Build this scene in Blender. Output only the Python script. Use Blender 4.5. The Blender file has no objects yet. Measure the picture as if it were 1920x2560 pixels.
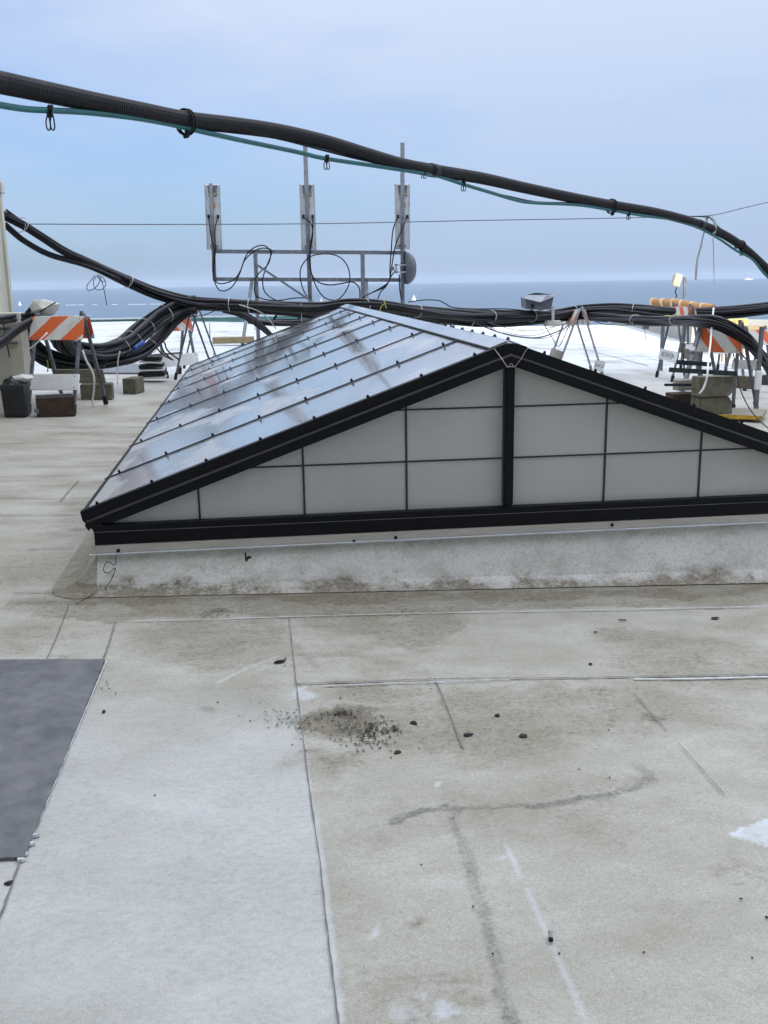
import bpy, bmesh, math, random
import numpy as np
from mathutils import Vector, Matrix, Quaternion
random.seed(7); rng=np.random.default_rng(7)
S=bpy.context.scene; C=S.collection; R=math.radians; PI=math.pi
# ------------------------------------------------------------------ camera
F,PIT,ROL,YAW=2437.4,0.2330,-0.0151,0.1273      # focal length in photo pixels, pitch down, roll, yaw
EYE=Vector((0,0,1.6))
fw=Vector((math.sin(YAW)*math.cos(PIT),math.cos(YAW)*math.cos(PIT),-math.sin(PIT)))
rr=Vector((math.cos(YAW),-math.sin(YAW),0)); uu=rr.cross(fw)
c_,s_=math.cos(ROL),math.sin(ROL)
CR=c_*rr+s_*uu; CU=-s_*rr+c_*uu
cam=bpy.data.cameras.new('camera'); camo=bpy.data.objects.new('camera',cam); C.objects.link(camo); S.camera=camo
camo.matrix_world=Matrix(((CR.x,CU.x,-fw.x,EYE.x),(CR.y,CU.y,-fw.y,EYE.y),(CR.z,CU.z,-fw.z,EYE.z),(0,0,0,1)))
cam.sensor_fit='VERTICAL'; cam.sensor_height=24.0; cam.lens=24.0*F/2560; cam.clip_start=.05; cam.clip_end=40000
S.render.resolution_x=768; S.render.resolution_y=1024
# ------------------------------------------------------------------ sky, sun, exposure
SUN_EL=R(32); SUN_AZ=math.atan2(.12,-1.0)        # sun stands behind the camera, slightly right
W=bpy.data.worlds.new('World'); S.world=W; W.use_nodes=True
nt=W.node_tree; N=nt.nodes; L=nt.links; bg=N['Background']
sky=N.new('ShaderNodeTexSky'); sky.sky_type='NISHITA'; sky.sun_disc=False
sky.sun_elevation=SUN_EL; sky.sun_rotation=SUN_AZ; sky.air_density=1.0; sky.dust_density=1.5; sky.ozone_density=1.2
tc=N.new('ShaderNodeTexCoord'); sx=N.new('ShaderNodeSeparateXYZ'); L.new(tc.outputs['Generated'],sx.inputs[0])
mp=N.new('ShaderNodeMapping'); mp.inputs['Scale'].default_value=(1.2,1.2,5.0); L.new(tc.outputs['Generated'],mp.inputs[0])
nz=N.new('ShaderNodeTexNoise'); nz.inputs['Scale'].default_value=1.9; nz.inputs['Detail'].default_value=7; nz.inputs['Roughness'].default_value=.5
L.new(mp.outputs[0],nz.inputs['Vector'])
cr=N.new('ShaderNodeValToRGB'); cr.color_ramp.elements[0].position=.36; cr.color_ramp.elements[1].position=.68
cr.color_ramp.elements[0].color=(0,0,0,1); cr.color_ramp.elements[1].color=(.85,.85,.85,1)
L.new(nz.outputs['Fac'],cr.inputs[0])
# thin high cloud: more of it overhead and to the right, a hazy band low down
mr=N.new('ShaderNodeMapRange'); mr.inputs['From Min'].default_value=.07; mr.inputs['From Max'].default_value=.30
mr.inputs['To Min'].default_value=0; mr.inputs['To Max'].default_value=1.0; L.new(sx.outputs['Z'],mr.inputs['Value'])
mx=N.new('ShaderNodeMapRange'); mx.inputs['From Min'].default_value=-.1; mx.inputs['From Max'].default_value=.45
mx.inputs['To Min'].default_value=-.05; mx.inputs['To Max'].default_value=.62; L.new(sx.outputs['X'],mx.inputs['Value'])
ml=N.new('ShaderNodeMapRange'); ml.inputs['From Min'].default_value=.0; ml.inputs['From Max'].default_value=.16
ml.inputs['To Min'].default_value=1.05; ml.inputs['To Max'].default_value=0; L.new(sx.outputs['Z'],ml.inputs['Value'])
def wm(op,a,b):
    n=N.new('ShaderNodeMath'); n.operation=op
    for i,v in enumerate((a,b)):
        if isinstance(v,(int,float)): n.inputs[i].default_value=v
        else: L.new(v,n.inputs[i])
    return n.outputs[0]
cl=wm('ADD',wm('ADD',mr.outputs[0],mx.outputs[0]),ml.outputs[0])
cl=wm('ADD',wm('MULTIPLY',cl,.74),wm('MULTIPLY',cr.outputs[0],.55))
cn=N.new('ShaderNodeClamp'); L.new(cl,cn.inputs[0]); cn.inputs['Max'].default_value=.92
mixs=N.new('ShaderNodeMix'); mixs.data_type='RGBA'; L.new(cn.outputs[0],mixs.inputs['Factor'])
tint=N.new('ShaderNodeVectorMath'); tint.operation='MULTIPLY'; tint.inputs[1].default_value=(.50,.77,1.13); L.new(sky.outputs[0],tint.inputs[0]); L.new(tint.outputs[0],mixs.inputs['A'])
# thin cloud: greyish blue low down, paler higher, overhead brightness, out of view, added to light the roof
cc=N.new('ShaderNodeValToRGB'); e=cc.color_ramp.elements; e[0].position=0; e[0].color=(.094,.120,.166,1); e[1].position=1; e[1].color=(.72,.75,.84,1)
for pos,col in ((.12,(.118,.145,.193,1)),(.32,(.165,.182,.222,1)),(.48,(.18,.19,.23,1)),(.68,(.55,.58,.66,1))): k=e.new(pos); k.color=col
L.new(sx.outputs['Z'],cc.inputs[0]); ccm=N.new('ShaderNodeVectorMath'); ccm.operation='SCALE'; ccm.inputs['Scale'].default_value=40; L.new(cc.outputs[0],ccm.inputs[0]); L.new(ccm.outputs[0],mixs.inputs['B'])
L.new(mixs.outputs['Result'],bg.inputs['Color']); bg.inputs['Strength'].default_value=.077
sd=bpy.data.lights.new('sun','SUN'); sd.energy=5.0; sd.angle=R(.53); sd.color=(1,.95,.87)
so=bpy.data.objects.new('sun',sd); C.objects.link(so)
sdir=Vector((math.sin(SUN_AZ)*math.cos(SUN_EL),math.cos(SUN_AZ)*math.cos(SUN_EL),math.sin(SUN_EL)))
so.rotation_euler=sdir.to_track_quat('Z','Y').to_euler(); so.location=(0,-20,40)
S.view_settings.view_transform='Standard'; S.view_settings.look='None'; S.view_settings.gamma=1; S.view_settings.exposure=0.60
# ------------------------------------------------------------------ photo pixel -> world helpers
def ray(x,y): return CR*((x-960)/F)-CU*((y-1280)/F)+fw
def at(x,y,Y): d=ray(x,y); return EYE+d*(Y/d.y)
def gz(x): return -.035*min(max(x,-4),12)
def G(x,y,dz=0):
    d=ray(x,y); z=0
    for _ in range(40): t=(z-1.6)/d.z; z=gz(t*d.x)+dz
    return EYE+d*t
K=1.15732                                        # 1659-px view -> photo pixels
# ------------------------------------------------------------------ materials
def new_mat(name):
    m=bpy.data.materials.new(name); m.use_nodes=True; return m,m.node_tree.nodes,m.node_tree.links,m.node_tree.nodes['Principled BSDF']
def mat(name,col,rough=.6,metal=0,var=.18,scale=6,bump=.0,bscale=60,col2=None,spec=.5,stretch=(1,1,1)):
    m,n,l,p=new_mat(name)
    t=n.new('ShaderNodeTexCoord'); mp=n.new('ShaderNodeMapping'); mp.inputs['Scale'].default_value=stretch
    l.new(t.outputs['Object'],mp.inputs[0])
    z=n.new('ShaderNodeTexNoise'); z.inputs['Scale'].default_value=scale; z.inputs['Detail'].default_value=7; z.inputs['Roughness'].default_value=.62
    l.new(mp.outputs[0],z.inputs['Vector'])
    r=n.new('ShaderNodeValToRGB'); a,b=r.color_ramp.elements; a.position=.3; b.position=.7
    c2=col2 or tuple(v*(1-var*1.6) for v in col)
    a.color=(*c2,1); b.color=(*[min(1,v*(1+var*.5)) for v in col],1)
    l.new(z.outputs['Fac'],r.inputs[0]); l.new(r.outputs[0],p.inputs['Base Color'])
    rm=n.new('ShaderNodeMapRange'); rm.inputs['To Min'].default_value=max(.02,rough-.1); rm.inputs['To Max'].default_value=min(1,rough+.12)
    l.new(z.outputs['Fac'],rm.inputs['Value']); l.new(rm.outputs[0],p.inputs['Roughness'])
    p.inputs['Metallic'].default_value=metal; p.inputs['Specular IOR Level'].default_value=spec
    if bump:
        z2=n.new('ShaderNodeTexNoise'); z2.inputs['Scale'].default_value=bscale; z2.inputs['Detail'].default_value=4
        l.new(mp.outputs[0],z2.inputs['Vector']); b_=n.new('ShaderNodeBump'); b_.inputs['Strength'].default_value=bump; b_.inputs['Distance'].default_value=.01
        l.new(z2.outputs['Fac'],b_.inputs['Height']); l.new(b_.outputs[0],p.inputs['Normal'])
    return m
M={}
M['black']=mat('black_frame',(.0035,.004,.007),.5,0,.3,5,.03,spec=.22)
M['ledge']=mat('frame_ledge_lit',(.085,.088,.105),.45,0,.2,5)  # light caught on top of the ledge put into a paler grey
M['bar']=mat('glazing_bar',(.022,.028,.045),.5,0,.2,8)
M['panel']=mat('gable_panel',(.47,.48,.455),.34,0,.07,1.3,.05,300)
M['cable']=mat('cable_black',(.005,.006,.010),.5,0,.3,9,.08,90,spec=.3)
M['cable2']=mat('cable_grey_black',(.012,.013,.018),.5,0,.3,9,.08,90)
M['hose']=mat('hose_black',(.012,.012,.016),.55,0,.25,12,.05,120,spec=.3)
M['teal']=mat('teal_sheath',(.009,.145,.16),.42,0,.25,10,.04,80)
M['galv']=mat('galvanised_steel',(.30,.32,.35),.5,.55,.25,9,.05,80)
M['galvd']=mat('weathered_steel',(.16,.175,.20),.55,.4,.3,9,.05,80)
M['galvw']=mat('bright_steel',(.42,.44,.47),.5,.3,.2,9,.05,80)
M['white']=mat('white_plastic',(.72,.73,.72),.45,0,.10,5,.03)
M['dirtywhite']=mat('grimy_white_plastic',(.60,.60,.55),.6,0,.22,7,.05)
M['antback']=mat('antenna_back',(.56,.60,.62),.5,.25,.15,6)
M['block']=mat('concrete_block',(.13,.125,.09),.95,0,.35,9,.5,70,col2=(.06,.056,.035))
M['blockb']=mat('brown_concrete_block',(.055,.036,.022),.95,0,.4,7,.5,70,col2=(.022,.014,.009))
M['blockl']=mat('pale_concrete_block',(.30,.29,.24),.95,0,.3,9,.4,70)
M['rubber']=mat('rubber',(.012,.012,.014),.8,0,.3,9,.1)
M['wood']=mat('grey_timber',(.26,.24,.19),.85,0,.3,5,.2,40,stretch=(1,8,8))
M['tan']=mat('timber',(.30,.24,.13),.8,0,.3,5,.2,40,stretch=(1,8,8))
M['yellow']=mat('yellow_paint',(.50,.32,.03),.6,0,.3,8,.1,40)
M['green']=mat('dark_green_strut',(.012,.026,.027),.55,.2,.3,8)
M['siding']=mat('beige_siding',(.60,.59,.49),.7,0,.16,3,.04,30,stretch=(1,1,.25))
M['tealwall']=mat('teal_coping',(.10,.24,.23),.6,0,.15,2)
M['concwall']=mat('grey_parapet',(.34,.34,.31),.85,0,.14,1.2,.1,20)
M['tower']=mat('tower_render',(.42,.43,.45),.85,0,.12,.3,.1,5)
M['canvas']=mat('orange_tan_canvas',(.42,.22,.09),.85,0,.2,10,.3,50)
M['cream']=mat('cream_webbing',(.60,.47,.28),.8,0,.1,10,.2,50)
M['beigebox']=mat('beige_plastic',(.36,.34,.25),.5,0,.1,6)
M['tie']=mat('pale_cable_tie',(.55,.56,.54),.5,0,.1,6)
M['rag']=mat('pale_tape',(.50,.53,.55),.6,0,.15,20)
M['rope']=mat('lime_rope',(.42,.47,.10),.7,0,.2,20)
M['text']=mat('dark_ink',(.06,.06,.07),.7,0,.3,20)
M['rubberm']=mat('grey_mat',(.165,.168,.172),.95,0,.2,9,.3,300,col2=(.085,.09,.098))
M['chip']=mat('dark_chip',(.02,.02,.02),.8,0,.4,60,.4,200)
M['chipb']=mat('brown_grit',(.045,.033,.022),.95,0,.5,60)
M['sail']=mat('sail_white',(.5,.5,.5),.6,0,.03)
M['hull']=mat('hull_white',(.42,.44,.46),.5,0,.05)
M['foam']=mat('white_foam',(.38,.42,.46),.9,0,.05)
M['box']=mat('grey_metal_box',(.10,.11,.14),.5,.3,.2,8,.04)
M['boxlid']=mat('grey_box_lid',(.20,.22,.26),.45,.2,.12,8,.04)
M['bluetape']=mat('blue_tape',(.02,.08,.30),.5,0,.2,20)
M['bin']=mat('black_bin',(.011,.012,.016),.5,0,.4,6,.1,40)
M['flash']=mat('beige_flashing',(.47,.45,.40),.45,.15,.1,5,.04,30,stretch=(1,6,6))
# shiny corrugated roof glazing
def roofglass():
    m,n,l,p=new_mat('glossy_ribbed_glazing')
    t=n.new('ShaderNodeTexCoord')
    def mapn(sc):
        q=n.new('ShaderNodeMapping'); q.inputs['Scale'].default_value=sc; l.new(t.outputs['Object'],q.inputs[0]); return q.outputs[0]
    def noi(v,s,d=4,ro=.5):
        q=n.new('ShaderNodeTexNoise'); q.inputs['Scale'].default_value=s; q.inputs['Detail'].default_value=d; q.inputs['Roughness'].default_value=ro; l.new(v,q.inputs['Vector']); return q.outputs['Fac']
    def m_(op,a,b):
        q=n.new('ShaderNodeMath'); q.operation=op
        for i,v in enumerate((a,b)):
            if isinstance(v,(int,float)): q.inputs[i].default_value=v
            else: l.new(v,q.inputs[i])
        return q.outputs[0]
    ribs=noi(mapn((.7,60,.7)),1.0,5,.8)       # long ribs running down the slope
    wav=noi(mapn((1.1,6,1.1)),1.0,3)
    w=n.new('ShaderNodeTexWave'); w.wave_type='BANDS'; w.bands_direction='Y'; w.inputs['Scale'].default_value=1.35; w.inputs['Distortion'].default_value=.6
    l.new(mapn((.2,1,.2)),w.inputs['Vector'])
    h=m_('ADD',m_('ADD',m_('MULTIPLY',ribs,.72),m_('MULTIPLY',wav,.5)),m_('MULTIPLY',w.outputs['Fac'],.16))
    b=n.new('ShaderNodeBump'); b.inputs['Strength'].default_value=.30; b.inputs['Distance'].default_value=.02; l.new(h,b.inputs['Height']); l.new(b.outputs[0],p.inputs['Normal'])
    r=n.new('ShaderNodeValToRGB'); a_,b_=r.color_ramp.elements; a_.position=.34;b_.position=.66; a_.color=(.20,.21,.215,1); b_.color=(.36,.37,.37,1)
    l.new(noi(mapn((1.2,14,1.2)),1.0,6,.6),r.inputs[0]); l.new(r.outputs[0],p.inputs['Base Color'])
    rm=n.new('ShaderNodeMapRange'); rm.inputs['To Min'].default_value=.03; rm.inputs['To Max'].default_value=.16; l.new(noi(mapn((1,9,1)),1.5,4),rm.inputs['Value']); sz=n.new('ShaderNodeSeparateXYZ'); l.new(t.outputs['Object'],sz.inputs[0]); ez=n.new('ShaderNodeMapRange'); ez.inputs['From Min'].default_value=.44; ez.inputs['From Max'].default_value=.95; ez.inputs['To Min'].default_value=.13; ez.inputs['To Max'].default_value=0; l.new(sz.outputs['Z'],ez.inputs['Value']); pz=noi(mapn((1.1,.42,1.1)),1.5,3,.5); pj=m_('ADD',m_('MULTIPLY',pz,.82),m_('MULTIPLY',ribs,.18)); pr_=n.new('ShaderNodeMapRange'); pr_.inputs['From Min'].default_value=.53; pr_.inputs['From Max'].default_value=.60; pr_.inputs['To Max'].default_value=.22; l.new(pj,pr_.inputs['Value'])
    ro=m_('ADD',m_('ADD',rm.outputs[0],ez.outputs[0]),pr_.outputs[0]); l.new(ro,p.inputs['Roughness'])
    l.new(m_('ADD',m_('ADD',m_('MULTIPLY',ez.outputs[0],.9),.05),pr_.outputs[0]),p.inputs['Coat Roughness']); p.inputs['Coat Weight'].default_value=1
    p.inputs['Metallic'].default_value=0; p.inputs['IOR'].default_value=2.7
    return m
M['roofglass']=roofglass()
# white roof membrane: procedural base + stain shapes held in a colour attribute (r brown dirt, g dark water mark, b clean white patch and painted far brightness)
def membrane(name,attr=True,base=(.42,.412,.362),base2=(.28,.268,.212)):
    m,n,l,p=new_mat(name)
    t=n.new('ShaderNodeTexCoord')
    def mapn(sc,loc=(0,0,0)):
        q=n.new('ShaderNodeMapping'); q.inputs['Scale'].default_value=sc; q.inputs['Location'].default_value=loc; l.new(t.outputs['Object'],q.inputs[0]); return q.outputs[0]
    def noi(v,s,d=6,ro=.6):
        q=n.new('ShaderNodeTexNoise'); q.inputs['Scale'].default_value=s; q.inputs['Detail'].default_value=d; q.inputs['Roughness'].default_value=ro; l.new(v,q.inputs['Vector']); return q.outputs['Fac']
    def rmp(v,lo,hi,a=0,b=1):
        q=n.new('ShaderNodeMapRange'); q.inputs['From Min'].default_value=lo; q.inputs['From Max'].default_value=hi; q.inputs['To Min'].default_value=a; q.inputs['To Max'].default_value=b; l.new(v,q.inputs['Value']); return q.outputs[0]
    def m_(op,a,b):
        q=n.new('ShaderNodeMath'); q.operation=op; q.use_clamp=(op!='SUBTRACT')
        for i,v in enumerate((a,b)):
            if isinstance(v,(int,float)): q.inputs[i].default_value=v
            else: l.new(v,q.inputs[i])
        return q.outputs[0]
    def mixc(f,a,b):
        q=n.new('ShaderNodeMix'); q.data_type='RGBA'
        if isinstance(f,float): q.inputs['Factor'].default_value=f
        else: l.new(f,q.inputs['Factor'])
        for k,v in (('A',a),('B',b)):
            if isinstance(v,tuple): q.inputs[k].default_value=(*v,1)
            else: l.new(v,q.inputs[k])
        return q.outputs['Result']
    big=noi(mapn((1,1.4,1)),1.7,8,.66); med=noi(mapn((1,2.2,1)),5,7,.68); fine=noi(mapn((1,1,1)),70,5,.75); spk=noi(mapn((1,1.5,1),(3,1,0)),34,6,.7)
    col=mixc(rmp(big,.36,.66),base2,base)
    col=mixc(rmp(med,.46,.72,0,.7),col,(.29,.275,.215))
    col=mixc(rmp(fine,.48,.72,0,.6),col,(.22,.21,.185))
    col=mixc(rmp(fine,.42,.2,0,.35),col,(.55,.56,.56))
    tiny=noi(mapn((1,1,1),(7,2,0)),230,4,.85)
    col=mixc(rmp(tiny,.50,.30,0,.45),col,(.60,.61,.60))
    col=mixc(rmp(tiny,.52,.68,0,.62),col,(.17,.165,.14))
    col=mixc(rmp(spk,.70,.76,0,.75),col,(.07,.06,.045))
    if attr:
        at_=n.new('ShaderNodeAttribute'); at_.attribute_name='stain'; sp=n.new('ShaderNodeSeparateColor'); l.new(at_.outputs['Color'],sp.inputs[0])
        brk=rmp(med,.28,.62,.35,1.25)
        def madd(a,b):
            q=n.new('ShaderNodeMath'); q.operation='ADD'; l.new(a,q.inputs[0]); l.new(b,q.inputs[1]); return q.outputs[0]
        def mul(a,k):
            q=n.new('ShaderNodeMath'); q.operation='MULTIPLY'; l.new(a,q.inputs[0]); q.inputs[1].default_value=k; return q.outputs[0]
        ero=madd(madd(mul(med,.7),mul(spk,.5)),mul(fine,.4))
        def erode(v,k,c): return m_('MULTIPLY',v,rmp(madd(ero,mul(v,k)),c,c+.45,.25,1.25))
        dirt=m_('MULTIPLY',erode(sp.outputs['Red'],.42,.80),rmp(fine,.3,.62,.62,1.0))
        sharp=m_('MULTIPLY',sp.outputs['Red'],rmp(spk,.52,.66))
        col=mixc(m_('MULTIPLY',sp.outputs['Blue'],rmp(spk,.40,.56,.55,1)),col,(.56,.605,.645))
        col=mixc(m_('MULTIPLY',dirt,1.0),col,(.160,.136,.092))
        col=mixc(m_('MULTIPLY',sharp,.65),col,(.065,.055,.038))
        wet=m_('MULTIPLY',m_('MULTIPLY',erode(sp.outputs['Green'],.45,.86),rmp(fine,.34,.62,.45,1.0)),rmp(med,.3,.6,.7,1))
        col=mixc(m_('MULTIPLY',wet,.9),col,(.09,.092,.08))
    l.new(col,p.inputs['Base Color'])
    p.inputs['Roughness'].default_value=.62; p.inputs['Specular IOR Level'].default_value=.35
    b=n.new('ShaderNodeBump'); b.inputs['Strength'].default_value=.35; b.inputs['Distance'].default_value=.01
    h=m_('ADD',m_('MULTIPLY',fine,.3),m_('MULTIPLY',med,.7)); l.new(h,b.inputs['Height']); l.new(b.outputs[0],p.inputs['Normal'])
    return m
M['memb']=membrane('roof_membrane'); M['kmemb_lit']=membrane('kerb_membrane_lit',True,(.66,.65,.60),(.60,.59,.545)); M['seam']=mat('seam_shadow_dirt',(.10,.10,.095),.9,0,.5,30,0,60,col2=(.20,.19,.17)); M['lip']=mat('clean_membrane_lip',(.52,.54,.56),.6,0,.12,20)  # kerb membrane paler: missing front light put into its colour
# orange / white stripes (object space of the panel)
def stripes(name,sgn=1,orange=(.68,.115,.02),w=.152,off=0,grime=.15):
    m,n,l,p=new_mat(name)
    t=n.new('ShaderNodeTexCoord'); s=n.new('ShaderNodeSeparateXYZ'); l.new(t.outputs['Object'],s.inputs[0])
    def m_(op,a,b):
        q=n.new('ShaderNodeMath'); q.operation=op
        for i,v in enumerate((a,b)):
            if isinstance(v,(int,float)): q.inputs[i].default_value=v
            else: l.new(v,q.inputs[i])
        return q.outputs[0]
    v=m_('ADD',m_('MULTIPLY',s.outputs['Z'],-sgn),s.outputs['X']); v=m_('ADD',v,off+10*w*2.83)
    f=m_('GREATER_THAN',m_('FRACT',m_('DIVIDE',v,w*2*1.414),0),.5)
    z=n.new('ShaderNodeTexNoise'); z.inputs['Scale'].default_value=9; z.inputs['Detail'].default_value=6; l.new(t.outputs['Object'],z.inputs['Vector'])
    mm=n.new('ShaderNodeMix'); mm.data_type='RGBA'; mm.inputs['A'].default_value=(.62,.62,.58,1); mm.inputs['B'].default_value=(*orange,1); l.new(f,mm.inputs['Factor'])
    m2=n.new('ShaderNodeMix'); m2.data_type='RGBA'; m2.inputs['B'].default_value=(.24,.22,.18,1); l.new(mm.outputs['Result'],m2.inputs['A'])
    r=n.new('ShaderNodeMapRange'); r.inputs['From Min'].default_value=.45; r.inputs['From Max'].default_value=.8; r.inputs['To Max'].default_value=grime*3; l.new(z.outputs['Fac'],r.inputs['Value']); l.new(r.outputs[0],m2.inputs['Factor'])
    l.new(m2.outputs['Result'],p.inputs['Base Color']); p.inputs['Roughness'].default_value=.45
    return m
M['str_r']=stripes('orange_stripes_rising',1); M['str_f']=stripes('orange_stripes_falling',-1,off=.05); M['str_fade']=stripes('faded_orange_stripes',-1,(.62,.30,.20),grime=.2)
def seamat():
    m,n,l,p=new_mat('sea_water')
    t=n.new('ShaderNodeTexCoord'); mp=n.new('ShaderNodeMapping'); mp.inputs['Scale'].default_value=(.012,.05,1); l.new(t.outputs['Object'],mp.inputs[0])
    z=n.new('ShaderNodeTexNoise'); z.inputs['Scale'].default_value=1; z.inputs['Detail'].default_value=8; l.new(mp.outputs[0],z.inputs['Vector'])
    r=n.new('ShaderNodeValToRGB'); a,b=r.color_ramp.elements; a.position=.3;b.position=.7; a.color=(.046,.078,.118,1); b.color=(.070,.106,.150,1)
    l.new(z.outputs['Fac'],r.inputs[0]); l.new(r.outputs[0],p.inputs['Base Color'])
    p.inputs['Roughness'].default_value=.55; p.inputs['Specular IOR Level'].default_value=.12
    return m
M['sea']=seamat()
# ------------------------------------------------------------------ mesh helpers
def link(name,me,m=None,parent=None,smooth=False):
    o=bpy.data.objects.new(name,me); C.objects.link(o)
    if m:
        for q in (m if isinstance(m,(list,tuple)) else [m]): me.materials.append(M[q] if isinstance(q,str) else q)
    if parent: o.parent=parent
    if smooth: me.shade_smooth()
    return o
def tag(o,label=None,cat=None,group=None,kind=None):
    if label:o['label']=label
    if cat:o['category']=cat
    if group:o['group']=group
    if kind:o['kind']=kind
    return o
def thing(name,label,cat,loc=(0,0,0),rz=0,group=None):
    o=bpy.data.objects.new(name,None); C.objects.link(o); o.location=loc; o.rotation_euler=(0,0,rz); o.empty_display_size=.1
    o.matrix_world=Matrix.LocRotScale(Vector(loc),Quaternion((0,0,1),rz),None)
    return tag(o,label,cat,group)
def bmfin(bm,name):
    bmesh.ops.recalc_face_normals(bm,faces=bm.faces)
    me=bpy.data.meshes.new(name); bm.to_mesh(me); bm.free(); return me
def hexa(bm,vs,bev=0):
    v=[bm.verts.new(q) for q in vs]
    fs=[bm.faces.new([v[i] for i in q]) for q in ((0,3,2,1),(4,5,6,7),(0,1,5,4),(1,2,6,5),(2,3,7,6),(3,0,4,7))]
    if bev:
        es=list({e for f in fs for e in f.edges}); bmesh.ops.bevel(bm,geom=es,offset=bev,segments=2,affect='EDGES',profile=.6)
def box(bm,c,s,mw=None,bev=0):
    c=Vector(c); h=Vector(s)/2
    vs=[Vector((x*h.x,y*h.y,z*h.z)) for z in(-1,1) for x,y in((-1,-1),(1,-1),(1,1),(-1,1))]
    vs=[(mw@v if mw else v)+c for v in vs]; hexa(bm,vs,bev)
def bar(bm,a,b,w,h=None,bev=0,up=Vector((0,0,1))):
    a=Vector(a);b=Vector(b);d=(b-a).normalized();h=h or w
    if abs(d.dot(up))>.97: up=Vector((0,1,0))
    s=d.cross(up).normalized(); u=s.cross(d)
    vs=[p+s*(i*w/2)+u*(j*h/2) for p in(a,b) for i,j in((-1,-1),(1,-1),(1,1),(-1,1))]
    hexa(bm,vs,bev)
def smoothpath(pts,step=.05):
    P=[Vector(p) for p in pts]; P=[P[0]*2-P[1]]+P+[P[-1]*2-P[-2]]; out=[]
    for i in range(1,len(P)-2):
        a,b,c,d=P[i-1:i+3]; n=max(2,int((c-b).length/step))
        for k in range(n):
            t=k/n; out.append(.5*((2*b)+(c-a)*t+(2*a-5*b+4*c-d)*t*t+(3*b-a-3*c+d)*t**3))
    out.append(P[-2]); return out
def tube(bm,path,r,n=8,caps=True):
    prev=None; nrm=None; rings=[]
    for i,p in enumerate(path):
        d=(path[min(i+1,len(path)-1)]-path[max(i-1,0)]).normalized()
        if nrm is None:
            nrm=d.cross(Vector((0,0,1)));  nrm=nrm.normalized() if nrm.length>.05 else Vector((1,0,0))
        nrm=(nrm-d*nrm.dot(d)).normalized(); bi=d.cross(nrm)
        rad=r(i) if callable(r) else r
        rings.append([bm.verts.new(p+(nrm*math.cos(2*PI*k/n)+bi*math.sin(2*PI*k/n))*rad) for k in range(n)])
    for a,b in zip(rings,rings[1:]):
        for k in range(n): bm.faces.new((a[k],a[(k+1)%n],b[(k+1)%n],b[k]))
    if caps: bm.faces.new(rings[0][::-1]); bm.faces.new(rings[-1])
def tube_obj(name,pts,r,m,parent=None,step=.06,n=8,smooth=True):
    bm=bmesh.new(); tube(bm,smoothpath(pts,step) if len(pts)>2 else [Vector(p) for p in pts],r,n); return link(name,bmfin(bm,name),m,parent,smooth)
def ring_pts(c,ax,r,n=18,arc=2*PI,st=0,ell=1):
    ax=Vector(ax).normalized(); u=ax.cross(Vector((0,0,1))); u=u.normalized() if u.length>.1 else Vector((1,0,0)); v=ax.cross(u)
    return [Vector(c)+(u*math.cos(st+arc*k/n)+v*math.sin(st+arc*k/n)*ell)*r for k in range(n+1)]
def prism(bm,poly,dirv):
    a=[bm.verts.new(Vector(p)) for p in poly]; b=[bm.verts.new(Vector(p)+Vector(dirv)) for p in poly]
    bm.faces.new(a); bm.faces.new(b[::-1])
    for i in range(len(a)): j=(i+1)%len(a); bm.faces.new((a[i],b[i],b[j],a[j]))
def text_obj(txt,size,m,parent,mw,depth=.0006):
    cu=bpy.data.curves.new('lettering','FONT'); cu.body=txt; cu.size=size; cu.extrude=depth; cu.align_x='CENTER'; cu.align_y='CENTER'
    to=bpy.data.objects.new('t',cu); C.objects.link(to); bpy.context.view_layer.update()
    me=bpy.data.meshes.new_from_object(to.evaluated_get(bpy.context.evaluated_depsgraph_get())); bpy.data.objects.remove(to); bpy.data.curves.remove(cu)
    me.transform(mw); return link('lettering',me,m,parent)
# ------------------------------------------------------------------ numpy value noise for stain shapes
def vnoise(x,y,s,seed):
    r=np.random.default_rng(seed).random((256,256)); X=x*s+1000; Y=y*s+1000; xi=np.floor(X).astype(int); yi=np.floor(Y).astype(int)
    fx=X-xi; fy=Y-yi; fx=fx*fx*(3-2*fx); fy=fy*fy*(3-2*fy); g=lambda a,b:r[a%256,b%256]
    return (g(xi,yi)*(1-fx)+g(xi+1,yi)*fx)*(1-fy)+(g(xi,yi+1)*(1-fx)+g(xi+1,yi+1)*fx)*fy
def fbm(x,y,s,seed,o=4): return sum(vnoise(x,y,s*2**k,seed+k)*.5**k for k in range(o))/sum(.5**k for k in range(o))
def sdist(X,Y,pts):
    best=np.full(X.shape,1e9)
    for (ax,ay),(bx,by) in zip(pts,pts[1:]):
        dx,dy=bx-ax,by-ay; t=np.clip(((X-ax)*dx+(Y-ay)*dy)/(dx*dx+dy*dy+1e-12),0,1)
        best=np.minimum(best,np.hypot(X-ax-t*dx,Y-ay-t*dy))
    return best
def gp(pts,k=K): return [(G(x*k,y*k).x,G(x*k,y*k).y) for x,y in pts]
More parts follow.
